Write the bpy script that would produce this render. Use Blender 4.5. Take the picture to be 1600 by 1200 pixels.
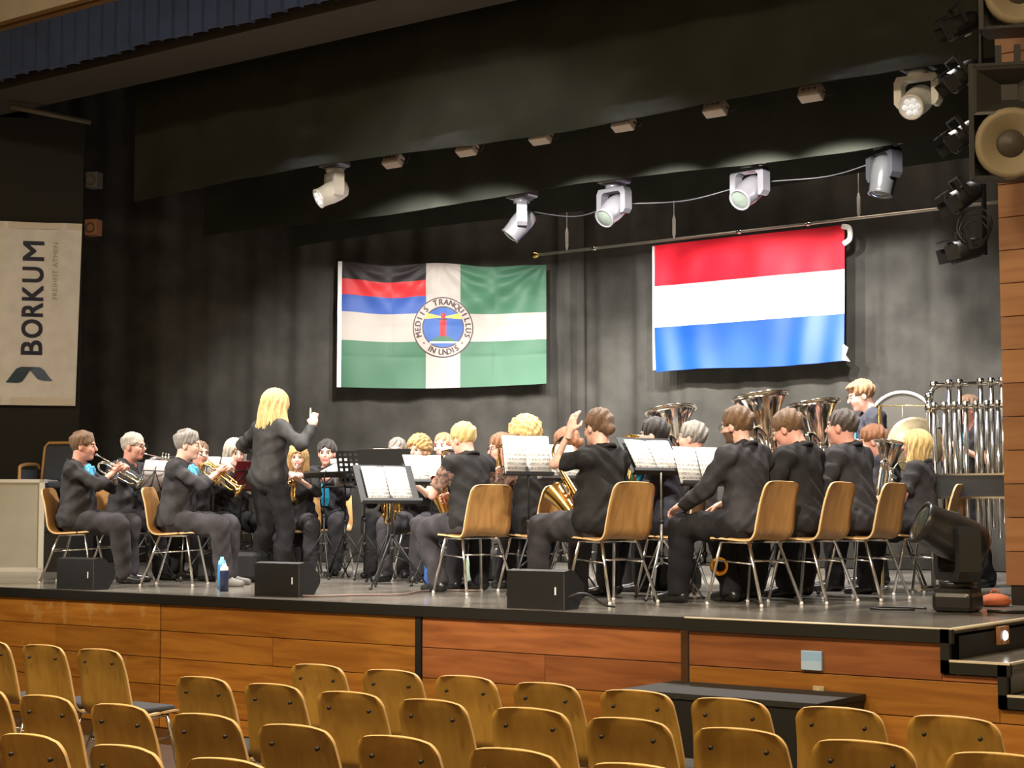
import bpy, bmesh, math, random
import numpy as np
from mathutils import Vector, Matrix
for o in list(bpy.data.objects): bpy.data.objects.remove(o, do_unlink=True)
random.seed(5); rng = np.random.default_rng(5)
SC = bpy.context.scene; COL = SC.collection
HS = 1.01            # stage height; audience floor is z = 0
# ------------------------------------------------------------------ camera
cd = bpy.data.cameras.new('camera'); cam = bpy.data.objects.new('camera', cd); COL.objects.link(cam)
cd.sensor_width = 36; cd.lens = 2650/1600*36; cd.clip_end = 200
cam.location = (0, 0, 1.65); cam.rotation_euler = (math.radians(94.25), 0, math.radians(36.7))
SC.camera = cam
# ------------------------------------------------------------------ world, lights, exposure
w = bpy.data.worlds.new('world'); SC.world = w; w.use_nodes = True
w.node_tree.nodes['Background'].inputs[0].default_value = (1, .86, .68, 1)
w.node_tree.nodes['Background'].inputs[1].default_value = .035
SC.view_settings.view_transform = 'Standard'; SC.view_settings.look = 'None'
SC.view_settings.gamma = 1; SC.view_settings.exposure = 0.0; SC.view_settings.use_curve_mapping = False
def spot(name, loc, target, watts, size=70, blend=.5, col=(1, .9, .78), r=.06):
    l = bpy.data.lights.new(name, 'SPOT'); l.energy = watts; l.spot_size = math.radians(size); l.spot_blend = blend
    l.color = col; l.shadow_soft_size = r
    o = bpy.data.objects.new(name, l); COL.objects.link(o); o.location = loc
    o.rotation_euler = (Vector(target)-Vector(loc)).to_track_quat('-Z', 'Y').to_euler(); return o
def area(name, loc, sx, sy, watts, col, rot=(0, 0, 0)):
    l = bpy.data.lights.new(name, 'AREA'); l.shape = 'RECTANGLE'; l.size = sx; l.size_y = sy; l.energy = watts; l.color = col
    o = bpy.data.objects.new(name, l); COL.objects.link(o); o.location = loc; o.rotation_euler = rot; return o
# floods on the lighting bar over the stage (the row of small fixtures): onto the players and the backdrop
for x, wt in ((-10.6, 1100), (-9.7, 850), (-8.84, 900), (-7.95, 1000), (-7.03, 1150), (-6.14, 1150)):
    spot('flood_light', (x, 12.44, 4.875), (x-(1.3 if x < -9.5 else .6), 14.44, 3.02), wt, 86, .55 if x < -9.5 else .3, (1, .965, .93), .05)
for x, wt in ((-11.4, 950), (-9.6, 800), (-7.6, 800), (-5.4, 950)):
    spot('wash_light', (x, 11.6, 5.75), (x-.1, 10.9, 1.0), wt, 95, .5, (1, .955, .90), .12)
# unseen dim fills added high above the stage to brighten the upper curtain
for x in (-12.5, -7.5): area('curtain_fill', (x, 16.1, 7.4), 2.5, .3, 45, (1, .85, .7), (math.radians(12), 0, 0))
# front-of-house profiles in the auditorium ceiling
spot('front_light', (-15.0, 2.8, 6.9), (-10.0, 12.2, 1.9), 4000, 32, .4, (1, .945, .87), .12)
spot('front_light', (-2.0, 2.6, 6.9), (-7.6, 11.8, 1.9), 3200, 32, .4, (1, .945, .87), .12)
spot('front_light', (-8.0, 2.6, 6.9), (-9.4, 13.0, 2.2), 3200, 36, .4, (1, .945, .87), .12)
# house lights
for x, y in ((-10, 3.0), (-5.5, 2.5), (-1.5, 3.5)):
    area('house_light', (x, y, 7.6), 1.8, .8, 430, (1, .80, .52))
# ------------------------------------------------------------------ helpers
MATS = {}
def mat(name, col, rough=.6, metal=0, noise=0, nscale=8, emit=0, bump=0, bscale=60, stretch=(1, 1, 1), col2=None, coat=0, spec=.5, trans=0, sheen=0):
    if name in MATS: return MATS[name]
    m = bpy.data.materials.new(name); m.use_nodes = True; nt = m.node_tree; b = nt.nodes['Principled BSDF']
    b.inputs['Roughness'].default_value = rough; b.inputs['Metallic'].default_value = metal
    b.inputs['Specular IOR Level'].default_value = spec; b.inputs['Coat Weight'].default_value = coat
    b.inputs['Transmission Weight'].default_value = trans
    if sheen: b.inputs['Sheen Weight'].default_value = sheen
    b.inputs['Base Color'].default_value = (*col, 1)
    if emit: b.inputs['Emission Color'].default_value = (*col, 1); b.inputs['Emission Strength'].default_value = emit
    if noise or bump:
        tc = nt.nodes.new('ShaderNodeTexCoord'); mp = nt.nodes.new('ShaderNodeMapping'); mp.inputs['Scale'].default_value = stretch
        nt.links.new(tc.outputs['Object'], mp.inputs['Vector'])
    if noise:
        n = nt.nodes.new('ShaderNodeTexNoise'); n.inputs['Scale'].default_value = nscale; n.inputs['Detail'].default_value = 5
        nt.links.new(mp.outputs[0], n.inputs['Vector'])
        r = nt.nodes.new('ShaderNodeValToRGB'); c2 = col2 or tuple(c*(1-noise) for c in col)
        r.color_ramp.elements[0].color = (*c2, 1); r.color_ramp.elements[1].color = (*(min(1, c*(1+noise*.5)) for c in col), 1)
        r.color_ramp.elements[0].position = .33; r.color_ramp.elements[1].position = .67
        nt.links.new(n.outputs['Fac'], r.inputs[0]); nt.links.new(r.outputs[0], b.inputs['Base Color'])
    if bump:
        n2 = nt.nodes.new('ShaderNodeTexNoise'); n2.inputs['Scale'].default_value = bscale; n2.inputs['Detail'].default_value = 4
        nt.links.new(mp.outputs[0], n2.inputs['Vector']); bp = nt.nodes.new('ShaderNodeBump'); bp.inputs['Strength'].default_value = bump
        bp.inputs['Distance'].default_value = .01
        nt.links.new(n2.outputs['Fac'], bp.inputs['Height']); nt.links.new(bp.outputs[0], b.inputs['Normal'])
    MATS[name] = m; return m
def wood(name, base, dark, axis=0, scale=2.2, rough=.45, across=16, coat=.15, scuff=None):
    """long-grained veneer; axis = grain direction"""
    if name in MATS: return MATS[name]
    m = bpy.data.materials.new(name); m.use_nodes = True; nt = m.node_tree; b = nt.nodes['Principled BSDF']
    b.inputs['Roughness'].default_value = rough; b.inputs['Coat Weight'].default_value = coat; b.inputs['Coat Roughness'].default_value = .3
    tc = nt.nodes.new('ShaderNodeTexCoord'); mp = nt.nodes.new('ShaderNodeMapping')
    s = [across]*3; s[axis] = 1.0; mp.inputs['Scale'].default_value = s
    nt.links.new(tc.outputs['Object'], mp.inputs['Vector'])
    oi = nt.nodes.new('ShaderNodeObjectInfo'); ad = nt.nodes.new('ShaderNodeVectorMath'); ad.operation = 'ADD'
    sc = nt.nodes.new('ShaderNodeVectorMath'); sc.operation = 'SCALE'; sc.inputs[3].default_value = 40
    cb = nt.nodes.new('ShaderNodeCombineXYZ')
    for i in range(3): nt.links.new(oi.outputs['Random'], cb.inputs[i])
    nt.links.new(cb.outputs[0], sc.inputs[0]); nt.links.new(mp.outputs[0], ad.inputs[0]); nt.links.new(sc.outputs[0], ad.inputs[1])
    n = nt.nodes.new('ShaderNodeTexNoise'); n.inputs['Scale'].default_value = scale; n.inputs['Detail'].default_value = 7; n.inputs['Distortion'].default_value = .7
    nt.links.new(ad.outputs[0], n.inputs['Vector'])
    r = nt.nodes.new('ShaderNodeValToRGB'); r.color_ramp.elements[0].color = (*dark, 1); r.color_ramp.elements[1].color = (*base, 1)
    r.color_ramp.elements[0].position = .3; r.color_ramp.elements[1].position = .62
    nt.links.new(n.outputs['Fac'], r.inputs[0])
    hv = nt.nodes.new('ShaderNodeHueSaturation'); ma = nt.nodes.new('ShaderNodeMapRange')
    ma.inputs[3].default_value = .82; ma.inputs[4].default_value = 1.15
    nt.links.new(oi.outputs['Random'], ma.inputs[0]); nt.links.new(ma.outputs[0], hv.inputs['Value'])
    src = r.outputs[0]
    if scuff:      # pale worn patches
        n2 = nt.nodes.new('ShaderNodeTexNoise'); n2.inputs['Scale'].default_value = 7; n2.inputs['Detail'].default_value = 3
        mp2 = nt.nodes.new('ShaderNodeVectorMath'); mp2.operation = 'ADD'; nt.links.new(tc.outputs['Object'], mp2.inputs[0]); nt.links.new(sc.outputs[0], mp2.inputs[1])
        nt.links.new(mp2.outputs[0], n2.inputs['Vector']); rr = nt.nodes.new('ShaderNodeMapRange'); rr.inputs[1].default_value = .60; rr.inputs[2].default_value = .66; rr.inputs[4].default_value = .55
        nt.links.new(n2.outputs['Fac'], rr.inputs[0]); mx = nt.nodes.new('ShaderNodeMix'); mx.data_type = 'RGBA'; mx.inputs[7].default_value = (*scuff, 1)
        nt.links.new(rr.outputs[0], mx.inputs[0]); nt.links.new(src, mx.inputs[6]); src = mx.outputs[2]
    nt.links.new(src, hv.inputs['Color']); nt.links.new(hv.outputs[0], b.inputs['Base Color'])
    MATS[name] = m; return m
BLK = mat('black_metal', (.012, .012, .012), .45)
BLKP = mat('black_plastic', (.009, .009, .0095), .5, bump=.3, bscale=200)
CHROME = mat('chrome', (.75, .74, .72), .16, 1)
SILVER = mat('silver_plate', (.86, .84, .80), .12, 1)
GOLD = mat('lacquered_brass', (.86, .58, .20), .18, 1)
GREYMET = mat('grey_metal', (.22, .22, .24), .35, .6)
WHITEP = mat('white_plastic', (.82, .80, .76), .4)
PAPER = None
CLOTH = mat('black_molton', (.064, .061, .054), .95, noise=.25, nscale=3, bump=.15, bscale=150, spec=.1)
SKINS = [mat('skin_light', (.82, .50, .40), .5, noise=.12, nscale=14), mat('skin_rosy', (.80, .40, .31), .5, noise=.12, nscale=14)]
LIP = mat('lips', (.5, .17, .15), .45); EYE = mat('eye_dark', (.03, .025, .02), .15); EYEW = mat('eye_white', (.7, .68, .64), .2)
BLUEF = mat('turquoise_satin', (.01, .36, .62), .4, noise=.3, nscale=30, sheen=.3)
class MB:
    def __init__(s): s.v = []; s.f = []; s.m = []; s.sm = []
    def add(s, vs, fs, mi=0, smooth=False):
        b = len(s.v); s.v.extend([tuple(map(float, p)) for p in vs])
        for f in fs: s.f.append([b+i for i in f]); s.m.append(mi); s.sm.append(smooth)
        return s
    def box(s, lo, hi, mi=0, M=None, bev=0):
        (x0, y0, z0), (x1, y1, z1) = lo, hi
        if bev:
            c = Vector(((x0+x1)/2, (y0+y1)/2, (z0+z1)/2)); b = bev; vs = []; idx = {}
            hx, hy, hz = (x1-x0)/2, (y1-y0)/2, (z1-z0)/2
            bm = bmesh.new(); bmesh.ops.create_cube(bm, size=1); bmesh.ops.scale(bm, vec=(2*hx, 2*hy, 2*hz), verts=bm.verts)
            bmesh.ops.bevel(bm, geom=bm.edges[:], offset=b, segments=2, affect='EDGES', profile=.5)
            bm.verts.index_update(); vs = [c+v.co for v in bm.verts]; fs = [[v.index for v in f.verts] for f in bm.faces]; bm.free()
            if M is not None: vs = [M @ v for v in vs]
            return s.add(vs, fs, mi)
        vs = [Vector((x, y, z)) for z in (z0, z1) for y in (y0, y1) for x in (x0, x1)]
        if M is not None: vs = [M @ v for v in vs]
        return s.add(vs, [(0, 2, 3, 1), (4, 5, 7, 6), (0, 1, 5, 4), (2, 6, 7, 3), (0, 4, 6, 2), (1, 3, 7, 5)], mi)
    def tube(s, pts, rad, n=8, mi=0, cap=True, closed=False):
        pts = [Vector(p) for p in pts]; k = len(pts)
        if not hasattr(rad, '__len__'): rad = [rad]*k
        vs = []; T0 = None; N = None
        for i, p in enumerate(pts):
            if closed: T = (pts[(i+1) % k]-pts[i-1]).normalized()
            else: T = (pts[min(i+1, k-1)]-pts[max(i-1, 0)]).normalized()
            if N is None:
                N = T.orthogonal().normalized()
            else:
                N = (N - T*N.dot(T));  N = N.normalized() if N.length > 1e-6 else T.orthogonal().normalized()
            B = T.cross(N)
            for j in range(n):
                a = 2*math.pi*j/n; vs.append(p+(N*math.cos(a)+B*math.sin(a))*rad[i])
        fs = []
        for i in range(k if closed else k-1):
            i2 = (i+1) % k
            for j in range(n):
                j2 = (j+1) % n; fs.append((i*n+j, i*n+j2, i2*n+j2, i2*n+j))
        s.add(vs, fs, mi, True)
        if cap and not closed:
            s.f.append([len(s.v)-len(vs)+j for j in range(n)][::-1]); s.m.append(mi); s.sm.append(False)
            s.f.append([len(s.v)-n+j for j in range(n)]); s.m.append(mi); s.sm.append(False)
        return s
    def lathe(s, prof, n=20, mi=0, M=None):
        vs = []; k = len(prof)
        for r, z in prof:
            for j in range(n):
                a = 2*math.pi*j/n; v = Vector((r*math.cos(a), r*math.sin(a), z)); vs.append(M @ v if M is not None else v)
        fs = [(i*n+j, i*n+(j+1) % n, (i+1)*n+(j+1) % n, (i+1)*n+j) for i in range(k-1) for j in range(n)]
        return s.add(vs, fs, mi, True)
    def prism(s, poly, lo, hi, axis=0, mi=0, M=None):
        k = len(poly); vs = []
        for t in (lo, hi):
            for a, b in poly:
                v = {0: (t, a, b), 1: (a, t, b), 2: (a, b, t)}[axis]; v = Vector(v); vs.append(M @ v if M is not None else v)
        fs = [tuple(range(k)), tuple(range(2*k-1, k-1, -1))]+[(i, k+i, k+(i+1) % k, (i+1) % k) for i in range(k)]
        return s.add(vs, fs, mi)
    def mesh(s, name, mats):
        me = bpy.data.meshes.new(name); me.from_pydata(s.v, [], s.f)
        for m in (mats if isinstance(mats, (list, tuple)) else [mats]): me.materials.append(m)
        me.polygons.foreach_set('material_index', s.m); me.polygons.foreach_set('use_smooth', s.sm)
        bm = bmesh.new(); bm.from_mesh(me); bmesh.ops.recalc_face_normals(bm, faces=bm.faces); bm.to_mesh(me); bm.free()
        me.update(); return me
    def build(s, name, mats, parent=None):
        return link(name, s.mesh(name, mats), parent)
def link(name, data, parent=None):
    o = bpy.data.objects.new(name, data); COL.objects.link(o)
    if parent: o.parent = parent
    return o
def tag(o, label=None, cat=None, group=None, kind=None):
    if label: o['label'] = label
    if cat: o['category'] = cat
    if group: o['group'] = group
    if kind: o['kind'] = kind
    return o
def thing(name, label, cat, loc=(0, 0, 0), rz=0, group=None, M=None):
    o = bpy.data.objects.new(name, None); COL.objects.link(o); o.empty_display_size = .1
    if M is not None: o.matrix_world = M
    else: o.location = loc; o.rotation_euler = (0, 0, rz)
    return tag(o, label, cat, group)
def struct(o): o['kind'] = 'structure'; return o
def copy_tree(root, M=None, loc=None, rz=0, label=None):
    r = root.copy(); COL.objects.link(r)
    if M is not None: r.matrix_world = M
    else: r.location = loc; r.rotation_euler = (0, 0, rz)
    if label: r['label'] = label
    for ch in list(root.children):
        c = ch.copy(); COL.objects.link(c); c.parent = r
        for g in ch.children:
            d = g.copy(); COL.objects.link(d); d.parent = c
    return r
def arc(c, r, a0, a1, n, u, v):
    c, u, v = Vector(c), Vector(u), Vector(v)
    return [c+u*(r*math.cos(a0+(a1-a0)*i/n))+v*(r*math.sin(a0+(a1-a0)*i/n)) for i in range(n+1)]
def smooth_path(pts, n=6):
    """Catmull-Rom through points"""
    P = [Vector(p) for p in pts]; P = [2*P[0]-P[1]]+P+[2*P[-1]-P[-2]]; out = []
    for i in range(1, len(P)-2):
        for k in range(n):
            t = k/n; a, b, c, d = P[i-1], P[i], P[i+1], P[i+2]
            out.append(.5*((2*b)+(c-a)*t+(2*a-5*b+4*c-d)*t*t+(3*b-a-3*c+d)*t**3))
    out.append(P[-2]); return out
def text_mesh(txt, size, extrude=.002, align='CENTER'):
    cu = bpy.data.curves.new('lettering', 'FONT'); cu.body = txt; cu.size = size; cu.extrude = extrude; cu.align_x = align; cu.align_y = 'CENTER'
    cu.resolution_u = 4
    o = bpy.data.objects.new('lettering', cu); COL.objects.link(o); bpy.context.view_layer.update()
    me = bpy.data.meshes.new_from_object(o.evaluated_get(bpy.context.evaluated_depsgraph_get()))
    bpy.data.objects.remove(o); bpy.data.curves.remove(cu)
    vs = [v.co.copy() for v in me.vertices]; fs = [list(p.vertices) for p in me.polygons]; bpy.data.meshes.remove(me)
    return vs, fs
def smp(v): return math.sin(v)
# ------------------------------------------------------------------ the hall
DKFLOOR = wood('hall_floor_wood', (.055, .03, .016), (.028, .015, .008), 0, 2, .4, 10)
PANEL = wood('front_panel_wood', (.47, .195, .028), (.31, .11, .014), 0, 1.6, .5, 11, .05)
PANELS = wood('front_panel_wood_scuffed', (.47, .20, .028), (.33, .12, .014), 0, 1.6, .5, 11, .05, scuff=(.50, .29, .10))
PANELR = wood('front_panel_wood_reddish', (.36, .125, .038), (.22, .07, .02), 0, 1.6, .5, 11, .05)
COLW = wood('column_wood', (.40, .19, .078), (.31, .135, .052), 0, 1.4, .5, 11, .05)
STAGEM = mat('stage_deck', (.22, .20, .172), .16, noise=.5, nscale=1.6, bump=.05, bscale=30, stretch=(1, .35, 1), spec=.5)
BLKW = mat('black_wall_paint', (.017, .016, .013), .85)
CREAM = mat('cream_plaster', (.82, .74, .60), .8, noise=.1, nscale=3)
SOFF = mat('soffit_grey', (.062, .05, .036), .85)
LIPM = mat('black_stage_edge', (.012, .012, .011), .5)
NOSE = mat('pale_nosing', (.75, .68, .55), .35)
YF = 8.87; YR = 8.80; XB = -5.26; XE = -3.62
b = MB(); b.box((-19, -4, -.1), (4, YF+.1, 0)); struct(b.build('floor', DKFLOOR))
# stage deck
b = MB(); b.prism([(-19, YF), (XB, YF), (XB, YR), (XE, YR), (XE, 11.4), (2, 11.4), (2, 17.9), (-19, 17.9)], HS-.03, HS, 2)
deck = struct(b.build('floor_stage', STAGEM))
b = MB(); b.box((-19, YF-.03, HS-.075), (XB-.012, YF, HS-.002)); b.box((XB-.006, YR-.03, HS-.075), (XE+.03, YR, HS-.002))
struct(b.build('trim_1', LIPM))
b = MB(); b.tube([(XB, YR-.018, HS-.003), (XE+.012, YR-.018, HS-.003), (XE+.012, 11.2, HS-.003)], .011, 6); struct(b.build('trim_2', NOSE))
# stage front: backing wall with individual planks
b = MB(); b.box((-19, YF+.012, 0), (XB, YF+.05, HS-.03)); b.box((XB, YR+.012, 0), (XE-.01, YF+.05, HS-.03)); b.box((XE-.01, YR+.012, 0), (3, YR+.05, .32))
wf = struct(b.build('wall_stage_front', LIPM))
def plank(x0, x1, z0, z1, y, m, parent, t=.022):
    b = MB(); b.box((x0-(x0+x1)/2, 0, z0-(z0+z1)/2), (x1-(x0+x1)/2, t, z1-(z0+z1)/2), bev=.0025)
    o = b.build('plank', m, parent); o.location = ((x0+x1)/2, y, (z0+z1)/2); return o
g = .005; ph = .204; top = HS-.078
panels = [(-14.8, -12.45, PANELS), (-12.44, -9.96, PANELS), (-9.95, -7.42, PANEL), (-7.36, -5.33, PANELR)]
for pi, (x0, x1, m) in enumerate(panels):
    for r in range(5):
        z1 = top-r*ph; z0 = max(0.0, z1-ph)+g
        split = r % 2 == 1
        cuts = [x0, x0+(x1-x0)*(.47 if pi == 2 else .5), x1] if split else [x0, x1]
        for a, c in zip(cuts[:-1], cuts[1:]): plank(a+g/2, c-g/2, z0, z1, YF-.008, PANEL if (r >= 2 and pi == 3) else m, wf)
b = MB(); b.box((-7.415, YF-.016, 0), (-7.365, YF+.02, top)); b.box((-5.325, YF-.03, 0), (-5.27, YF+.02, top), 1); struct(b.build('trim_3', [LIPM, wood('dark_batten', (.10, .045, .015), (.05, .02, .01), 2)]))
def steptop(x):   # top of the wood below the stair string, to the right of the stage corner
    return top if x < XE-.02 else None
rows = [top-i*ph for i in range(6)]
ST = .166; RUN = .315
def strz(k): return HS-.078-ST*(k)     # underside of black string beside tread k
for r in range(5):
    z1 = rows[r]; z0 = max(0, z1-ph)+g
    m = PANELR if r == 0 else PANEL
    segs = []
    x0 = XB+.02
    # the top row ends at the corner; lower rows run on beneath the stair profile
    ends = [XE-.04, XE-.04+RUN, XE-.04+RUN*2, XE-.04+RUN*3, XE-.04+RUN*4]
    for k in range(5):
        a = x0 if k == 0 else ends[k-1]; c = ends[k]
        zt = min(z1, HS-.078-ST*k)
        if k == 0: segs.append([a, c, z0, z1])
        elif zt > z0+.01:
            if segs and abs(segs[-1][3]-zt) < 1e-4: segs[-1][1] = c
            else: segs.append([a, c, z0, zt])
    for a, c, q0, q1 in segs: plank(a+.001, c-.001, q0, q1, YR-.008, m, wf)
# stairs at the right end of the stage with black stepped string
t = struct(MB().box((0, 0, 0), (.001, .001, .001)).build('trim_4', LIPM)); bpy.data.objects.remove(t)
b = MB()
for k in range(1, 5):
    z = HS-ST*k; x = XE+.03+RUN*(k-1)
    b.box((x-.07, YR-.03, z-.07), (x+RUN, YR, z)); b.box((x-.07, YR-.03, z-.07), (x-.02, YR, z+ST))
struct(b.build('trim_4', LIPM))
stairs = struct(MB().box((XE+.03, YR+.06, 0), (XE+.031, 10.9, HS-.04)).build('floor_stairs', LIPM))
for k in range(1, 6):
    z = HS-ST*k; x = XE+.03+RUN*(k-1)
    b = MB(); b.box((x, YR, z-.035), (x+RUN, 10.9, z)); b.box((x+RUN-.03, YR+.05, z-ST), (x+RUN-.028, 10.9, z-.035)); b.build('tread', STAGEM, stairs)
    b = MB(); b.box((x+RUN-.02, YR-.012, z-.008), (x+RUN+.004, 10.9, z+.004)); b.box((x-.02, YR-.032, z-.008), (x+RUN, YR-.012, z+.004)); b.build('nosing', NOSE, stairs)
# right proscenium column, clad in planks
b = MB(); b.box((-4.19, 11.27, HS), (2, 12.0, 8)); wr = struct(b.build('wall_right', LIPM))
z = HS+.13; k = 0
while z < 7.6:
    plank(-4.215, -2.6, z+g, z+.228, 11.245, COLW, wr, .03); z += .228
b = MB(); b.box((-4.17, 11.25, HS), (-2.6, 11.28, HS+.128)); struct(b.build('baseboard_right', LIPM))
# left splayed black wall
dl = Vector((.656, .755, 0)); nl = Vector((.755, -.656, 0)); PL = Vector((-15.105, 12.21, 0))
b = MB(); A = PL-dl*5; B_ = PL
vs = [A, B_, B_-nl*.25, A-nl*.25]; b.prism([(v.x, v.y) for v in vs], 0, 6.02, 2); struct(b.build('wall_left', BLKW))
b = MB(); q = Vector((-14.42, 11.25, 5.88)); b.tube([(-14.9, 11.05, 5.93), (-14.62, 11.9, 5.88)], .03, 8); tag(b.build('ceiling_pipe', mat('dull_pipe', (.12, .1, .07), .5)), 'dull grey pipe running diagonally under the dark soffit at the far left', 'pipe')
# proscenium beam, wall above, ceiling, stage house
b = MB(); b.box((-19, 10.72, 6.0), (3, 11.43, 8.18)); struct(b.build('wall_proscenium', SOFF))
b = MB(); b.box((-19, 10.56, 6.56), (3, 10.715, 8.2)); struct(b.build('wall_front', CREAM))
b = MB(); b.box((-19, 10.50, 6.50), (3, 10.60, 6.565)); b.box((-19, 10.46, 6.56), (3, 10.565, 6.60)); struct(b.build('trim_5', mat('brown_moulding', (.22, .12, .05), .6)))
b = MB(); b.box((-19, -4, 8.2), (4, 18.5, 8.3)); struct(b.build('ceiling', CREAM))
b = MB(); b.box((-19, 17.75, 0), (3, 17.9, 8.2)); struct(b.build('wall_back', BLKW))
b = MB(); b.box((-19.1, -4, 0), (-18.95, 17.9, 8.2)); struct(b.build('wall_far_left', BLKW))
b = MB(); b.box((2.8, -4, 0), (2.95, 17.9, 8.2)); struct(b.build('wall_far_right', CREAM))
b = MB(); b.box((-19, -4.1, 0), (4, -4, 8.2)); struct(b.build('wall_rear', CREAM))
b = MB(); b.box((-19, 11.44, 8.0), (3, 17.7, 8.15)); struct(b.build('ceiling_stage', BLKW))
# ------------------------------------------------------------------ curtains
def sheet(name, pts, z0, z1, m, amp, wl, label, cat, thick=.012, seed=0, flat_top=False, zn=2, sag=None, group=None):
    """hanging cloth along a plan polyline with irregular pleats"""
    r = random.Random(seed); P = [Vector((p[0], p[1])) for p in pts]; out = []; s = 0
    st = .035
    ph = [r.uniform(0, 6.28) for _ in range(6)]
    for a, c in zip(P[:-1], P[1:]):
        L = (c-a).length; n = max(2, int(L/st)); d = (c-a)/L; nn = Vector((d.y, -d.x))
        for i in range(n+(c is P[-1])):
            u = s+L*i/n
            wv = math.sin(2*math.pi*u/wl+ph[0]+1.3*math.sin(u/wl*1.1+ph[1]))*.6+math.sin(2*math.pi*u/(wl*2.7)+ph[2])*.55+.25*math.sin(2*math.pi*u/(wl*.43)+ph[3]+2*math.sin(u*1.7))
            out.append((a+d*(L*i/n), nn, wv, u))
        s += L
    k = len(out); vs = []; zs = [z0+(z1-z0)*j/zn for j in range(zn+1)]
    for side in (0, 1):
        for j, z in enumerate(zs):
            fade = 1 if not flat_top else (1-.6*j/zn)
            for p, nn, wv, u in out:
                q = p+nn*(amp*wv*fade-side*thick); dz = sag(u) if (sag and j == 0) else 0
                vs.append((q.x, q.y, z+dz))
    fs = []; o2 = (zn+1)*k
    for j in range(zn):
        for i in range(k-1):
            a = j*k+i; fs.append((a, a+1, a+k+1, a+k)); fs.append((o2+a, o2+a+k, o2+a+k+1, o2+a+1))
    for i in range(k-1): fs.append((i, o2+i, o2+i+1, i+1))
    b = MB(); b.add(vs, fs, 0, True); o = b.build(name, m); tag(o, label, cat, group); return o
sheet('backdrop_curtain', [(-2.9, 17.12), (-11.9, 17.12)], HS+.01, 7.6, CLOTH, .045, .62, 'black pleated backdrop curtain hanging behind the red, white and blue flag', 'curtain', seed=3)
sheet('backdrop_curtain', [(-11.95, 17.25), (-17.4, 13.2)], HS+.01, 7.6, CLOTH, .05, .7, 'black pleated curtain slanting forward behind the green and white flag', 'curtain', seed=8)
sheet('backdrop_curtain', [(-11.6, 17.02), (-12.02, 17.13)], HS+.01, 7.6, CLOTH, .02, .3, 'narrow dark curtain overlap in the corner right of the green flag', 'curtain', seed=4)
BORD = mat('border_molton', (.034, .036, .028), .95, noise=.2, nscale=2, spec=.1)
sheet('border_curtain', [(-4.3, 12.0), (-14.0, 12.0)], 4.98, 7.4, BORD, .018, 1.1, 'wide black border curtain in front of the first row of stage lights', 'curtain', seed=11, sag=lambda u: .03*math.sin(u*1.1))
sheet('border_curtain', [(-4.0, 13.6), (-14.6, 13.6)], 4.82, 7.4, BORD, .018, 1.3, 'rear black border curtain above the four hanging moving lights', 'curtain', seed=12, sag=lambda u: .025*math.sin(u*1.3+1))
sheet('border_curtain', [(-4.0, 15.2), (-14.75, 15.2)], 4.93, 7.4, BORD, .02, 1.2, 'hindmost black border strip just above the flag pole', 'curtain', seed=15, sag=lambda u: .025*math.sin(u*.9))
VAL = mat('navy_valance', (.028, .058, .16), .8, noise=.2, nscale=5, sheen=.3)
def valance():
    # box pleats: each drop is stepped so that the lower edge reads as single pleats
    x = -18.9; b = MB(); pr = []
    while x < -3.5:
        wd = .20; dz = .012*math.sin(x*3)+.01*math.sin(x*7.1)
        pr += [(x, 10.50, 6.0+dz), (x+.02, 10.455, 6.0+dz), (x+wd-.035, 10.465, 6.0+dz), (x+wd-.005, 10.52, 6.0+dz)]; x += wd
    n = len(pr); vs = [p for p in pr]+[(p[0], p[1], 6.5) for p in pr]+[(p[0], p[1]+.012, p[2]) for p in pr]+[(p[0], p[1]+.012, 6.5) for p in pr]; fs = []
    for i in range(n-1): fs += [(i, i+1, n+i+1, n+i), (2*n+i, 3*n+i, 3*n+i+1, 2*n+i+1), (i, 2*n+i, 2*n+i+1, i+1), (n+i, n+i+1, 3*n+i+1, 3*n+i)]
    b.add(vs, fs)
    tag(b.build('pleated_valance', VAL), 'navy blue pleated valance along the top of the stage opening', 'valance')
valance()
# ------------------------------------------------------------------ banner at left
BAN = mat('white_banner_cloth', (.88, .87, .88), .7, noise=.08, nscale=6)
INK = mat('navy_ink', (.012, .018, .05), .6); PALEINK = mat('pale_grey_ink', (.45, .41, .37), .7)
Mb = Matrix.Translation(PL+nl*.03+Vector((0, 0, -.0917))) @ Matrix(((dl.x, nl.x, 0, 0), (dl.y, nl.y, 0, 0), (0, 0, 1, 0), (0, 0, 0, 1))) @ Matrix.Scale(1.0556, 4)
# local: x along wall (0 at the free right edge), y out of the wall, z up
ban = thing('hanging_banner', 'white vertical banner with navy lettering on the black wall at left', 'banner', M=Mb)
def bw(x, z): return .012*math.sin(x*9+z*.6)+.006*math.sin(x*23)
b = MB(); nx, nz = 28, 20; vs = []
for s_ in (0, .006):
    for j in range(nz+1):
        for i in range(nx+1):
            x = -1.15+1.15*i/nx-.045*0; z = 2.74+1.93*j/nz; x2 = x-.035*(1-j/nz) if i == nx else x
            vs.append((x2, .02+bw(x, z)-s_, z))
fs = []; o2 = (nx+1)*(nz+1)
for j in range(nz):
    for i in range(nx):
        a = j*(nx+1)+i; fs += [(a, a+1, a+nx+2, a+nx+1), (o2+a, o2+a+nx+1, o2+a+nx+2, o2+a+1)]
b.add(vs, fs, 0, True); b.build('cloth', BAN, ban)
b = MB(); b.box((-1.15, .012, 4.60), (-.005, .034, 4.665)); b.build('top_hem', mat('hem_white', (.80, .74, .67), .7), ban)
b = MB(); b.box((-1.15, .012, 2.74), (-.04, .034, 2.82)); b.build('bottom_hem', MATS['hem_white'], ban)
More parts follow.
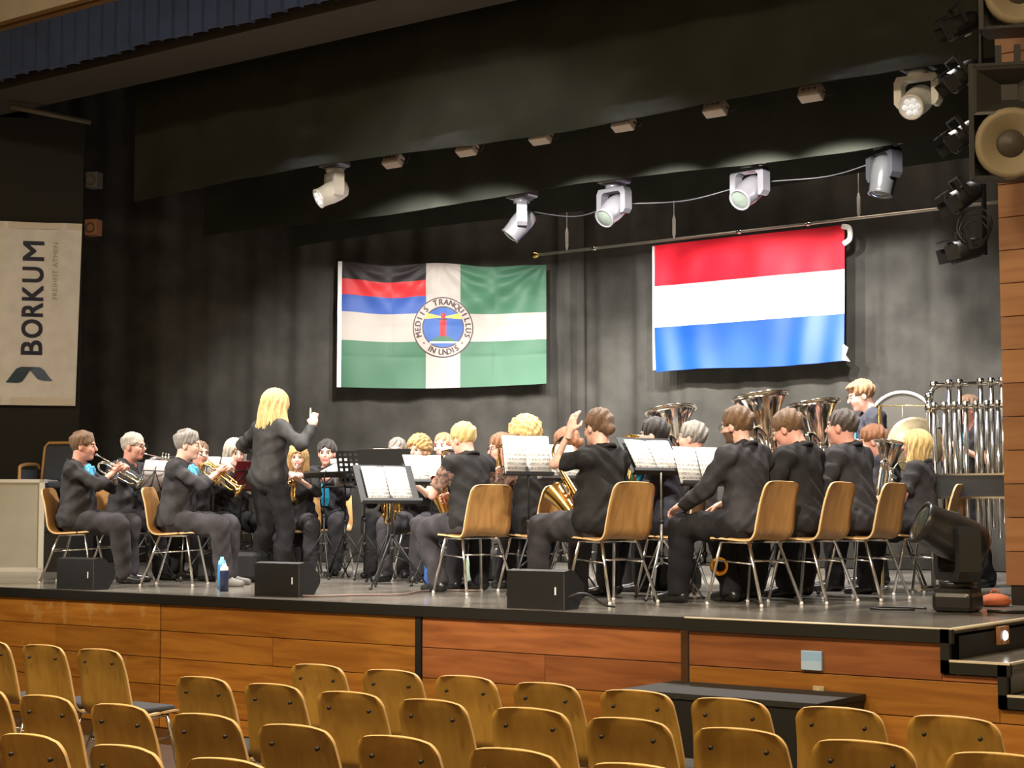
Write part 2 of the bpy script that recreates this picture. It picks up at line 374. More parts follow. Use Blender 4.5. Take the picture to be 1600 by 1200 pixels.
def wall_text(name, txt, length, height, xc, zc, m):
    vs, fs = text_mesh(txt, 1.0, .0, 'CENTER')
    x0 = min(v.x for v in vs); x1 = max(v.x for v in vs); y0 = min(v.y for v in vs); y1 = max(v.y for v in vs)
    b = MB(); out = []
    for v in vs:                      # text runs upwards: its x becomes z, its y becomes -x
        z = zc+((v.x-x0)/(x1-x0)-.5)*length; x = xc-((v.y-y0)/(y1-y0)-.5)*height
        out.append((x, .026+bw(x, z), z))
    b.add(out, fs); return b.build(name, m, ban)
def thicken(o, t):
    md = o.modifiers.new('weight', 'SOLIDIFY'); md.thickness = t
for i, (ch, zc, ln) in enumerate((('B', 3.345, .155), ('O', 3.545, .20), ('R', 3.745, .15), ('K', 3.92, .165), ('U', 4.115, .165), ('M', 4.365, .215))):
    xc = -.49
    vs, fs = text_mesh(ch, 1.0, 0, 'CENTER')
    x0 = min(v.x for v in vs); x1 = max(v.x for v in vs); y0 = min(v.y for v in vs); y1 = max(v.y for v in vs)
    for off in ((0, 0), (.006, .006), (-.006, -.006), (.006, -.006), (-.006, .006)):
        if off == (0, 0): b = MB()
        out = []
        for v in vs:
            z = zc+((v.x-x0)/(x1-x0)-.5)*ln*.92+off[0]; x = xc-((v.y-y0)/(y1-y0)-.5)*.205+off[1]
            out.append((x, .0275+bw(x, z)+abs(off[0])*.02+off[0]*.03+off[1]*.05, z))
        b.add(out, fs)
    b.build('letter', INK, ban)
wall_text('small_lettering', 'FREIHEIT ATMEN', .60, .05, -.265, 4.16, PALEINK)
def ribbon(pts, m):
    b = MB(); b.add([(x+.06, .030+bw(x+.06, z), z) for x, z in pts], [tuple(range(len(pts)))]); b.build('logo_ribbon', m, ban)
# folded ribbon emblem below the letters
ribbon([(-.80, 2.975), (-.745, 3.055), (-.70, 3.12), (-.65, 3.142), (-.515, 3.142), (-.565, 3.10), (-.60, 3.04), (-.64, 2.985), (-.68, 2.972)], mat('logo_dark', (.025, .06, .10), .6))
ribbon([(-.515, 3.142), (-.46, 3.14), (-.415, 3.11), (-.37, 3.045), (-.33, 3.0), (-.42, 3.0), (-.48, 3.015), (-.52, 3.06), (-.545, 3.09), (-.565, 3.10)], mat('logo_mid', (.10, .15, .24), .6))
# ------------------------------------------------------------------ flags
def flag_mesh(cols, rows, fn, thick=.004):
    return None
def cloth_flag(name, label, O, U, N, W, Hh, regions, wave, edge_fn, nx=60, nz=40):
    """O = lower left corner, U = unit vector along the width, N = outward normal; regions(u,v)->material index"""
    b = MB(); vs = []
    for s_ in (0, .004):
        for j in range(nz+1):
            for i in range(nx+1):
                u = i/nx; v = j/nz; uu, vv = edge_fn(u, v)
                p = Vector(O)+Vector(U)*(uu*W)+Vector((0, 0, vv*Hh))+Vector(N)*(wave(u, v)-s_); vs.append(p)
    o2 = (nx+1)*(nz+1); base = len(b.v)
    for j in range(nz):
        for i in range(nx):
            a = j*(nx+1)+i; mi = regions((i+.5)/nx, (j+.5)/nz)
            b.f += [[a, a+1, a+nx+2, a+nx+1], [o2+a, o2+a+nx+1, o2+a+nx+2, o2+a+1]]; b.m += [mi, mi]; b.sm += [True, True]
    b.v = [tuple(p) for p in vs]; return b
RED = mat('flag_red', (.80, .01, .03), .55); WHT = mat('flag_white', (.86, .85, .82), .55); BLU = mat('flag_blue', (.004, .06, .44), .5)
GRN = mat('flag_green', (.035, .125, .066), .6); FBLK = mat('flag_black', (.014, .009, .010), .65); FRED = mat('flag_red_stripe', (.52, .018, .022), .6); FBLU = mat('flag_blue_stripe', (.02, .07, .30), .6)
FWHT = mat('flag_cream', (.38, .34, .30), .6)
yf = 16.62
b = cloth_flag('f', '', (-10.34, yf, 3.235), (1, 0, 0), (0, -1, 0), 2.41, 1.475,
    lambda u, v: 0 if v > .667 else (1 if v > .35 else 2),
    lambda u, v: (1-v)*(.02*math.sin(u*30+v*3)*math.exp(-((u-.1)/.2)**2)+.02*math.sin(u*34-v*3)*math.exp(-((u-.85)/.2)**2))+.012*math.sin(u*9+v*4)*(1-v*.6),
    lambda u, v: (u+.01*(1-v)*math.cos(u*3), v+(.008*math.sin(u*7) if v == 0 else 0)))
fl = thing('horizontal_stripe_flag', 'red, white and blue horizontally striped flag hanging from the pole', 'flag')
b.build('flag_cloth', [RED, WHT, BLU], fl)
b = MB(); b.box((-10.35, yf-.014, 3.26), (-10.325, yf+.008, 4.70)); b.build('hoist_band', WHT, fl)
b = MB(); b.tube(smooth_path([(-7.94, yf-.02, 4.69), (-7.86, yf-.03, 4.66), (-7.86, yf-.02, 4.55), (-7.93, yf-.02, 4.50)], 4), [.03]*13, 8); b.build('knot', WHT, fl)
b = MB(); b.prism([(-7.955, 3.42), (-7.90, 3.38), (-7.93, 3.3), (-7.88, 3.23), (-7.97, 3.25)], yf-.02, yf-.008, 1); b.build('corner_tab', WHT, fl)
pl = thing('flag_pole', 'long thin metal pole with a brass knob hung above the flags', 'pole')
POLEM = mat('steel_pole', (.55, .50, .44), .35, .8)
zp = 4.745
b = MB(); b.tube([(-12.0, yf-.02, zp), (-4.3, yf-.02, zp+.03)], .017, 8); b.build('rod', POLEM, pl)
b = MB(); b.lathe([(0, -.05), (.03, -.045), (.045, 0), (.03, .04), (.015, .06), (.0, .061)], 12, 0, Matrix.Translation((-12.02, yf-.02, zp)) @ Matrix.Rotation(math.pi/2, 4, 'Y')); b.build('knob', GOLD, pl)
for x in (-11.15, -9.2, -8.35, -6.6): b = MB(); b.lathe([(0, -.03), (.026, -.028), (.026, .028), (0, .03)], 10, 0, Matrix.Translation((x, yf-.02, zp+.003*(x+12))) @ Matrix.Rotation(math.pi/2, 4, 'Y')); b.build('ferrule', CHROME, pl)
for x, h in ((-11.55, .0), (-10.05, 0), (-7.75, .0)):
    b = MB(); b.tube([(x, yf-.02, zp), (x, yf-.02, 5.6)], .005, 5); b.tube([(x, yf-.02, zp+.02), (x, yf-.02, zp+.07), (x, yf-.02, zp+.24), (x, yf-.02, zp+.29)], [.008, .02, .02, .006], 8); b.build('suspension_wire', WHT if h == 0 else CHROME, pl)
# island flag with emblem, pinned along the slanting curtain
Uf = Vector((.802, .598, 0)).normalized(); Nf = Vector((.598, -.802, 0)).normalized()
O2 = Vector((-14.10, 15.40, 3.14))+Nf*.14
W2, H2 = 2.52, 1.52
def wave2(u, v):
    r = 0
    for pu in (.0, .47, 1.0):       # radiating pulls from the pinned points
        d = math.hypot((u-pu)*1.6, 1-v); a = math.atan2(u-pu, 1.02-v)
        r += .022*math.sin(a*13)*min(1, d*2)*math.exp(-d*1.6)
    cr = sum(-.010*math.exp(-abs(u-c)/.018) for c in (.25, .5, .75))+sum(-.008*math.exp(-abs(v-c)/.022) for c in (.25, .5, .75))
    return .03+r*1.7+.018*math.sin(u*8+1)*(1-v)+.008*math.sin(u*26+v*5)+.010*math.sin(u*19-v*15)*v+cr*(.4+.6*math.sin(u*9+v*7)**2)
def edge2(u, v):
    sag = -.045*(math.sin(math.pi*min(1, u/.47))**2 if u < .47 else .7*math.sin(math.pi*(u-.47)/.53)**2)*v
    return u+.018*(1-v)*(1-2*u)*0, v*(1-.012*u)+sag*.7+(.02*(1-u)*v)-.02*math.sin(math.pi*u)*(1-v)+.03*u*(1-v)
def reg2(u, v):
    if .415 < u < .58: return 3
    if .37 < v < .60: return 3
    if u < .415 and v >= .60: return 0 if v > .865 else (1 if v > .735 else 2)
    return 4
b = cloth_flag('f', '', O2, Uf, Nf, W2, H2, reg2, wave2, edge2, 132, 88)
f2 = thing('island_flag', 'green and white cross flag with a round lighthouse emblem pinned to the curtain', 'flag')
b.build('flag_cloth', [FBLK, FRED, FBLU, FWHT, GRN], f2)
def on2(u, v, h): uu, vv = edge2(u, v); return O2+Uf*(uu*W2)+Vector((0, 0, vv*H2))+Nf*(wave2(u, v)+h)
b = MB(); vs = []
for j in range(21):
    for du in (-.012, .008): vs.append(on2(du, j/20, .006))
b.add(vs, [(2*j, 2*j+1, 2*j+3, 2*j+2) for j in range(20)]); b.build('hoist_band', WHT, f2)
CU, CV = .50, .485; asp = W2/H2
def emb(r0, r1, h, m, name, n=56, rings=5):
    b = MB(); vs = []
    for k in range(rings+1):
        r = r0+(r1-r0)*k/rings
        for j in range(n): a = 2*math.pi*j/n; vs.append(on2(CU+r*math.cos(a)/asp, CV+r*math.sin(a), h))
    b.add(vs, [(k*n+j, k*n+(j+1) % n, (k+1)*n+(j+1) % n, (k+1)*n+j) for k in range(rings) for j in range(n)], 0, True); b.build(name, m, f2)
def embpoly(pts, h, m, name):
    
    bm = bmesh.new(); bm.faces.new([bm.verts.new((x, y, 0)) for x, y in pts]); bmesh.ops.triangulate(bm, faces=bm.faces[:])
    bmesh.ops.subdivide_edges(bm, edges=bm.edges[:], cuts=5, use_grid_fill=True); bm.verts.index_update()
    vs = [on2(CU+v.co.x/asp, CV+v.co.y, h) for v in bm.verts]; fs = [[v.index for v in f.verts] for f in bm.faces]; bm.free()
    b = MB(); b.add(vs, fs); b.build(name, m, f2)
EINK = mat('emblem_ink', (.06, .025, .03), .6)
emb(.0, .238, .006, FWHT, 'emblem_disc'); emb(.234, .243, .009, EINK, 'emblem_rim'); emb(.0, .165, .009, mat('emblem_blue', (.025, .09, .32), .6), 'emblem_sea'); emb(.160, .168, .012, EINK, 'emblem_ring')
YEL = mat('emblem_yellow', (.80, .58, .06), .5)
embpoly([(-.012, .085), (-.13, .115), (-.15, .07), (-.012, .075)], .012, YEL, 'emblem_beam'); embpoly([(.012, .085), (.012, .075), (.15, .07), (.13, .115)], .012, YEL, 'emblem_beam')
embpoly([(-.105, -.115), (-.06, -.085), (-.02, -.068), (.03, -.068), (.07, -.09), (.12, -.115)], .012, GRN, 'emblem_island')
embpoly([(-.11, -.128), (-.105, -.114), (.12, -.114), (.13, -.126)], .013, WHT, 'emblem_shore')
embpoly([(-.026, -.072), (-.026, .06), (.026, .06), (.026, -.072)], .015, FRED, 'emblem_tower'); embpoly([(-.034, .058), (-.034, .07), (.034, .07), (.034, .058)], .016, EINK, 'emblem_gallery')
embpoly([(-.018, .07), (-.018, .105), (0, .118), (.018, .105), (.018, .07)], .015, FRED, 'emblem_lantern')
def ring_text(txt, a0, a1, r, flip, size):
    b = MB()
    for i, ch in enumerate(txt):
        if ch == ' ': continue
        a = math.radians(a0+(a1-a0)*i/(len(txt)-1)); vs, fs = text_mesh(ch, size, 0, 'CENTER')
        ca, sa = math.cos(a), math.sin(a); out = []; nv = len(vs); fs = [[q+k*nv for q in f] for k in range(3) for f in fs]
        for kk, v in [(k, v) for k in (0, 1, -1) for v in vs]:
            x, y = v.x*.9+kk*.003, v.y+kk*.0015
            if not flip: X = r*ca+x*sa+y*ca; Y = r*sa-x*ca+y*sa
            else: X = r*ca-x*sa-y*ca; Y = r*sa+x*ca-y*sa
            out.append(on2(CU+X/asp, CV+Y, .010+kk*.0006))
        b.add(out, fs)
    b.build('emblem_lettering', EINK, f2)
ring_text('MEDIIS TRANQUILLUS', 196, -18, .201, False, .066)
ring_text('IN UNDIS', 237, 303, .201, True, .066); ring_text('··', 219, 321, .201, True, .09)
# ------------------------------------------------------------------ people: smooth-blended bodies meshed from distance fields
F32 = np.float32
def V3(*a): return np.array(a, dtype=F32)
def mkgrid(lo, hi, h):
    ax = [np.arange(lo[i], hi[i]+h, h, dtype=F32) for i in range(3)]
    return np.stack(np.meshgrid(*ax, indexing='ij'), -1), np.array(lo, dtype=F32)
def cone(P, a, b, ra, rb):
    a = np.asarray(a, F32); b = np.asarray(b, F32); ba = b-a; pa = P-a
    t = np.clip((pa@ba)/max(float(ba@ba), 1e-9), 0, 1)
    return np.linalg.norm(pa-t[..., None]*ba, axis=-1)-(ra+(rb-ra)*t)
def ell(P, c, r, R=None):
    q = P-np.asarray(c, F32)
    if R is not None: q = q@np.asarray(R, F32)
    r = np.asarray(r, F32); k0 = np.linalg.norm(q/r, axis=-1); k1 = np.linalg.norm(q/(r*r), axis=-1)
    return k0*(k0-1)/np.maximum(k1, 1e-6)
def smin(a, b, k=.03):
    h = np.clip(.5+.5*(b-a)/k, 0, 1); return b+(a-b)*h-k*h*(1-h)
def smax(a, b, k=.02): return -smin(-a, -b, k)
def blend(l, k=.03):
    d = l[0]
    for e in l[1:]: d = smin(d, e, k)
    return d
def nets(D, lo, h):
    """naive surface nets -> vertices, quads"""
    s = D < 0; nx, ny, nz = D.shape
    cs = np.zeros((nx-1, ny-1, nz-1), np.int8); offs = [(i, j, k) for i in (0, 1) for j in (0, 1) for k in (0, 1)]
    for i, j, k in offs: cs += s[i:nx-1+i, j:ny-1+j, k:nz-1+k]
    act = (cs > 0) & (cs < 8); idx = np.full(act.shape, -1, np.int64); C = np.argwhere(act); idx[act] = np.arange(len(C))
    acc = np.zeros((len(C), 3)); cnt = np.zeros(len(C))
    for a in offs:
        for ax in range(3):
            if a[ax]: continue
            b_ = list(a); b_[ax] = 1
            da = D[C[:, 0]+a[0], C[:, 1]+a[1], C[:, 2]+a[2]]; db = D[C[:, 0]+b_[0], C[:, 1]+b_[1], C[:, 2]+b_[2]]
            m = (da < 0) != (db < 0); t = np.where(m, da/np.where(m, da-db, 1), 0)
            p = np.repeat(np.array([a], float), len(C), 0); p[:, ax] = t
            acc += p*m[:, None]; cnt += m
    V = (C+acc/cnt[:, None])*h+lo
    Q = []
    for ax in range(3):
        u, v = [(1, 2), (2, 0), (0, 1)][ax]
        sl = [slice(1, -1)]*3; sl[ax] = slice(0, -1); a = s[tuple(sl)]
        sl2 = list(sl); sl2[ax] = slice(1, None); b_ = s[tuple(sl2)]
        for flip, m in ((False, a & ~b_), (True, ~a & b_)):
            E = np.argwhere(m)
            if len(E) == 0: continue
            for k_ in range(3):
                if k_ != ax: E[:, k_] += 1
            def at(du, dv):
                q = E.copy(); q[:, u] += du; q[:, v] += dv; return idx[q[:, 0], q[:, 1], q[:, 2]]
            q = np.stack([at(-1, -1), at(0, -1), at(0, 0), at(-1, 0)], 1)
            Q.append(q[:, ::-1] if flip else q)
    Q = np.concatenate(Q) if Q else np.zeros((0, 4), int)
    Q = Q[(Q >= 0).all(1)]
    return V, Q
def npmesh(name, chunks, mats, parent):
    """chunks: list of (V, Q, material index array)"""
    vs = np.concatenate([c[0] for c in chunks]); o = 0; qs = []; ms = []
    for v, q, m in chunks: qs.append(q+o); o += len(v); ms.append(np.broadcast_to(m, (len(q),)))
    q = np.concatenate(qs); m = np.concatenate(ms).astype(np.int32); me = bpy.data.meshes.new(name)
    me.vertices.add(len(vs)); me.vertices.foreach_set('co', vs.astype(F32).ravel())
    me.loops.add(q.size); me.loops.foreach_set('vertex_index', q.astype(np.int32).ravel())
    me.polygons.add(len(q)); me.polygons.foreach_set('loop_start', np.arange(0, q.size, 4, dtype=np.int32)); me.polygons.foreach_set('loop_total', np.full(len(q), 4, np.int32))
    for mm in mats: me.materials.append(mm)
    me.polygons.foreach_set('material_index', m); me.polygons.foreach_set('use_smooth', np.ones(len(q), bool)); me.update(calc_edges=True); me.validate()
    return link(name, me, parent)
def rot(ax, deg):
    return np.array(Matrix.Rotation(math.radians(deg), 3, ax), dtype=F32)
def ik(a, c, l1, l2, pole):
    a, c, pole = np.asarray(a, F32), np.asarray(c, F32), np.asarray(pole, F32)
    d = c-a; L = float(np.linalg.norm(d)); u = d/L
    if L > (l1+l2)*.995: L = (l1+l2)*.995; c = a+u*L
    x = (l1*l1-l2*l2+L*L)/(2*L); hgt = math.sqrt(max(l1*l1-x*x, 0)); p = pole-u*(pole@u); p = p/np.linalg.norm(p)
    return a+u*x+p*hgt, c
def hand_sdf_mesh(wrist, fd, pn, side, curl, s, point=False):
    fd = fd/np.linalg.norm(fd); z = -(pn-fd*(pn@fd)); z = z/np.linalg.norm(z); x = np.cross(fd, z)
    R = np.stack([x, fd, z], 1)            # local -> person
    sg = 1 if side < 0 else -1             # thumb on +x for the left hand, -x for the right
    P, lo = mkgrid((-.09, -.06, -.11), (.09, .21, .045), .006)
    d = ell(P, (0, .045, 0), (.043, .056, .019)); d = smin(d, cone(P, (0, -.05, 0), (0, .02, 0), .025, .025), .02)
    for i, L in enumerate((.066, .076, .072, .056)):
        bx = sg*(.030-.020*i); c = curl+6*i
        if point and i == 0: c = -6
        p = V3(bx, .085, 0); ang = c*.5
        r = .0095
        for k, f in enumerate((.45, .32, .23)):
            dv = V3(sg*.06*(1-i*.66)*(.3), math.cos(math.radians(ang)), -math.sin(math.radians(ang))); q = p+dv*(L*f*1.05)
            d = smin(d, cone(P, p, q, r, r-.001), .006); p = q; r -= .0008; ang += c*.75
    p = V3(sg*.034, .022, -.006); q = V3(sg*.058, .052, -.02-.0004*curl); t = V3(sg*(.058-.0004*curl), .083, -.032-.0005*curl)
    d = smin(d, cone(P, p, q, .013, .0115), .01); d = smin(d, cone(P, q, t, .011, .009), .004)
    V, Q = nets(d, lo, .006); V = (V*s)@R.T+wrist
    return V, Q
HAIRM = {}
def hairmat(c):
    k = 'hair_%d_%d_%d' % tuple(int(x*255) for x in c)
    return mat(k, c, .5, noise=.35, nscale=30, bump=.5, bscale=120, stretch=(3, 3, .6), sheen=.2)
CLOTHM = dict(black=mat('black_shirt', (.022, .021, .022), .8, noise=.3, nscale=9, bump=.8, bscale=13, spec=.25), charcoal=mat('charcoal_shirt', (.04, .038, .043), .75, noise=.3, nscale=9, bump=.8, bscale=13, spec=.3),
    navy=mat('dark_navy_shirt', (.026, .027, .04), .8, noise=.3, nscale=9, bump=.8, bscale=13), jacket=mat('black_blazer', (.028, .027, .027), .75, noise=.2, nscale=20, bump=.2, bscale=80),
    trousers=mat('black_trousers', (.017, .016, .018), .85, noise=.3, nscale=8, bump=.6, bscale=13, spec=.2), grey=mat('dark_grey_trousers', (.05, .046, .052), .85, noise=.3, nscale=8, bump=.6, bscale=13, spec=.2),
    lace=mat('black_lace', (.025, .023, .024), .7, noise=1, nscale=38, col2=(.34, .2, .15), spec=.2))
SHOEM = mat('black_shoe', (.012, .012, .012), .3); SHOEG = mat('grey_trainer', (.16, .15, .14), .6)
PEOPLE = {}
def person(key, label, head_xy, heading, stand=False, lean=6, twist=0, s=1.0, head=(0, 0, 0), handR=None, handL=None, hr=None, hl=None, poleR=None, poleL=None,
           feet=None, hair='short', haircol=(.12, .06, .03), skin=0, shirt='black', trousers='trousers', sleeve='long', female=False, belly=0, beard=None, glasses=False,
           corsage=False, tie=False, shoe=None, group='band members on the stage', legs=True, dz=0.0, floor=0.0, lace=False, point=None, socks=True):
    """head_xy: plan position of the head; heading: direction faced, degrees from +X. Local frame: +Y forward, +X right."""
    sh = (.165 if female else .19)
    hipz = (.93 if stand else .545/s+dz)
    Rt = rot('Z', twist)@rot('X', -lean)          # torso
    hip = V3(0, 0, hipz); up = Rt@V3(0, 0, 1)
    def T(x, y, z): return hip+Rt@V3(x, y, z)
    neck = T(0, .0, .50); shR, shL = T(sh, -.005, .445), T(-sh, -.005, .445)
    hy, hp, hrr = head
    Rh = rot('Z', twist*.5+hy)@rot('X', -hp)@rot('Y', hrr)
    hc = neck+np.array([0, .025, 0], F32)@Rt.T*1+up*.055+Rh@V3(0, .02, .105)   # skull centre
    mouth = hc+Rh@V3(0, .105, -.062)
    def res(t):
        if t is None: return None
        if callable(t): return V3(*t(mouth, hc, Rh))
        return V3(*t)
    tR, tL = res(handR), res(handL)
    if tR is None: tR = V3(.14, .36, hipz+.10) if not stand else V3(.3, .05, .80)
    if tL is None: tL = V3(-.14, .36, hipz+.10) if not stand else V3(-.3, .05, .80)
    eR, wR = ik(shR, tR, .29, .255, V3(.55, -.35, -.8) if poleR is None else V3(*poleR))
    eL, wL = ik(shL, tL, .29, .255, V3(-.55, -.35, -.8) if poleL is None else V3(*poleL))
    # legs
    hj = [hip+V3(.088, 0, -.01), hip+V3(-.088, 0, -.01)]
    if feet is None:
        feet = [(.15, .47), (-.15, .43)] if not stand else [(.11, .02), (-.11, -.02)]
    ank = [V3(f[0], f[1], .085+(floor)/s) for f in feet]
    kn = []
    for i in (0, 1):
        k_, a_ = ik(hj[i], ank[i], .43, .43, V3((.25 if i == 0 else -.25), 1, .55) if not stand else V3(0, 1, 0)); kn.append(k_); ank[i] = a_
    bl = 1+belly
    allp = np.array([*hj, *kn, *ank, shR, shL, eR, eL, wR, wL, neck, hc])
    lo = allp.min(0)-.2; hi = allp.max(0)+.2; H = .0155
    P, lo = mkgrid(lo, hi, H)
    n1 = np.sin(P[..., 0]*23+P[..., 2]*31+np.sin(P[..., 1]*17)*1.5)*np.sin(P[..., 1]*27-P[..., 2]*14+1.3*np.sin(P[..., 0]*19+heading))
    pel = ell(P, hip+Rt@V3(0, -.015, .02), (.175*bl, .125*bl, .125), Rt)
    tor = blend([ell(P, T(0, -.0, .17), (.152*bl, .112*bl+belly*.08, .17), Rt), ell(P, T(0, -.005, .34), ((.165 if female else .18), .118, .165), Rt)], .06)
    if female: tor = smin(tor, blend([ell(P, T(x, .085, .31), (.062, .055, .06), Rt) for x in (-.07, .07)], .03), .04)
    yoke = blend([cone(P, shR, shL, .062, .062), cone(P, T(.03, -.02, .49), shR, .055, .06), cone(P, T(-.03, -.02, .49), shL, .055, .06)], .04)
    trunk = smin(smin(pel, tor, .06), yoke, .05)
    af = .9 if female else 1.0
    ua = [cone(P, shR, eR, .056*af, .044*af), cone(P, shL, eL, .056*af, .044*af)]; fa = [cone(P, eR, wR, .042*af, .029*af), cone(P, eL, wL, .042*af, .029*af)]
    arms = [smin(ua[0], fa[0], .015), smin(ua[1], fa[1], .015)]
    lg = [smin(cone(P, hj[i], kn[i], .09*(1+belly*.5), .062), cone(P, kn[i], ank[i], .058, .04), .02) for i in (0, 1)]
    nk = cone(P, T(0, -.03, .46), hc+Rh@V3(0, -.035, -.05), .056, .05)
    body = blend([trunk, nk, arms[0], arms[1], lg[0], lg[1]], .025)+.006
    root = thing('person', label, 'person', group=group)
    rz = math.radians(heading-90); hw = hc*s
    ox = head_xy[0]-(hw[0]*math.cos(rz)-hw[1]*math.sin(rz)); oy = head_xy[1]-(hw[0]*math.sin(rz)+hw[1]*math.cos(rz))
    root.location = (ox, oy, HS); root.rotation_euler = (0, 0, rz)
    M = Matrix.Translation((ox, oy, HS)) @ Matrix.Rotation(rz, 4, 'Z')
    skm = SKINS[skin]; hm = hairmat(haircol)
    # --- body with head and hands
    V, Q = nets(body, lo, H); chunks = [(V*s, Q, 0)]
    PH, lh = mkgrid((-.11, -.13, -.22), (.11, .15, .14), .0065)
    hd = blend([ell(PH, (0, -.014, .028), (.077, .099, .088)), ell(PH, (0, .02, -.045), (.061, .072, .08))], .03)
    hd = smin(hd, blend([ell(PH, (0, .068, -.098), (.024, .022, .018)), ell(PH, (.034, .058, -.03), (.026, .03, .026)), ell(PH, (-.034, .058, -.03), (.026, .03, .026))], .02), .025)
    hd = smin(hd, blend([cone(PH, (-.032, .082, .027), (.032, .082, .027), .010, .010)], .02), .02)
    hd = smax(hd, -np.minimum(ell(PH, (.031, .101, .006), (.018, .017, .012)), ell(PH, (-.031, .101, .006), (.018, .017, .012))), .012)
    hd = smin(hd, cone(PH, (0, .092, .014), (0, .113, -.024), .008, .013), .012)
    hd = smin(hd, np.minimum(cone(PH, (-.018, .088, -.056), (.018, .088, -.056), .007, .007), cone(PH, (-.015, .087, -.068), (.015, .087, -.068), .008, .008)), .008)
    hd = smin(hd, np.minimum(ell(PH, (.078, -.008, -.012), (.011, .021, .033)), ell(PH, (-.078, -.008, -.012), (.011, .021, .033))), .01)
    hd = smin(hd, cone(PH, (0, -.032, -.05), (0, -.045, -.2), .054, .056), .03)
    V, Q = nets(hd, lh, .0065); c = V[Q].mean(1); mi = np.zeros(len(Q), int)
    ax = np.abs(c[:, 0]); y = c[:, 1]; z = c[:, 2]
    mi[(ax < .024) & (z > -.075) & (z < -.05) & (y > .080)] = 1
    mi[(ax > .013) & (ax < .047) & (z > .020) & (z < .031) & (y > .06)] = 2
    if beard is not None:
        mi[(z < -.036) & (z > -.135) & (y > .0) & (mi != 1) & ~((z > -.05) & (ax < .018))] = 4
    chunks.append(((V@Rh.T+hc)*s, Q, mi))
    PE, le = mkgrid((-.02,)*3, (.02,)*3, .005); Ve, Qe = nets(ell(PE, (0, 0, 0), (.0125,)*3), le, .005)
    for x in (.031, -.031):
        ce = Ve[Qe].mean(1); chunks.append((((Ve+V3(x, .082, .006))@Rh.T+hc)*s, Qe, np.where((ce[:, 1] > .006) & (np.abs(ce[:, 0]) < .0085), 3, 5)))
    for side, wv, ev, h_, pt in ((1, wR, eR, hr, point == 'R'), (-1, wL, eL, hl, point == 'L')):
        h_ = h_ or {}
        fd = V3(*h_['f']) if 'f' in h_ else (wv-ev); pn = V3(*h_['p']) if 'p' in h_ else V3(-side*.5, 0, -.9)
        Vh, Qh = hand_sdf_mesh(wv, fd, pn, side, h_.get('c', 35), 1.0, pt); chunks.append((Vh*s, Qh, 0))
    npmesh('body', chunks, [skm, LIP, hm, EYE, hairmat(beard) if beard is not None else hm, EYEW], root)
    # --- clothes
    cut = (P-(hip+Rt@V3(0, 0, -.17 if shirt == 'jacket' else (-.06 if not stand else -.10))))@(-Rt[:, 2])
    hg = (P-hip)@up
    mk = .5+.5*np.sin(P[..., 0]*11+heading)*np.sin(P[..., 2]*9+P[..., 1]*8+heading*.3)
    fo1 = np.abs(np.sin(P[..., 2]*24+P[..., 0]*19+2.2*np.sin(P[..., 1]*9+P[..., 0]*8+heading)))-.5
    fo2 = np.abs(np.sin(P[..., 2]*15-P[..., 0]*27+2.0*np.sin(P[..., 2]*10+P[..., 1]*13+heading)))-.5
    wr = n1*.006+(fo1*mk+fo2*(1-mk))*.017
    infl = .014+(.030 if shirt == 'jacket' else .024)*np.clip((.30-hg)/.30, 0, 1)
    if sleeve == 'long': sl = [smin(ua[i]-.020, np.maximum(fa[i]-.022, (P-(w_-(w_-e_)/np.linalg.norm(w_-e_)*.015))@((w_-e_)/np.linalg.norm(w_-e_))), .012) for i, (w_, e_) in enumerate(((wR, eR), (wL, eL)))]
    else:
        sl = []
        for i, (s_, e_, w_) in enumerate(((shR, eR, wR), (shL, eL, wL))):
            d = (e_-s_)/np.linalg.norm(e_-s_)
            if sleeve == 'half': q = np.maximum(ua[i]-.022, (P-(s_+d*.21))@d)
            else:
                g = (w_-e_)/np.linalg.norm(w_-e_); q = smin(ua[i]-.014, np.maximum(fa[i]-.018, (P-(e_+g*.10))@g), .012)
            sl.append(q)
    tr = np.maximum(smin(smin(pel-infl, tor-infl, .06), yoke-.014, .05), cut)
    tr = np.maximum(tr, -(np.linalg.norm((P-(neck+Rt@V3(0, .045, .045)))/V3(1, 1, 1.1), axis=-1)-.07))
    shd = blend([tr, sl[0], sl[1]], .02)+wr
    V, Q = nets(shd, lo, H)
    smi = 0
    if lace:
        cc = V[Q].mean(1)
        def segd(a, b_):
            ba = b_-a; t = np.clip(((cc-a)@ba)/(ba@ba), 0, 1); return np.linalg.norm(cc-a-t[:, None]*ba, axis=1), t
        d1, t1 = segd(shR, eR); d2, t2 = segd(shL, eL); d3, _ = segd(eR, wR); d4, _ = segd(eL, wL)
        smi = (((d1 < .085) & (t1 > .12)) | ((d2 < .085) & (t2 > .12)) | (d3 < .075) | (d4 < .075)).astype(int)
    so = npmesh('shirt' if shirt != 'jacket' else 'blazer', [(V*s, Q, smi)], [CLOTHM[shirt], CLOTHM['lace']], root)
    # collar
    b = MB(); Rn = Rt
    pts = [neck+Rn@V3(.068*math.sin(a), -.028+.062*math.cos(a), .012-.030*math.cos(a)) for a in np.linspace(.5, 2*math.pi-.5, 15)]
    b.tube([Vector(map(float, p*s)) for p in pts], .015*s, 6); b.build('collar', CLOTHM[shirt], root)
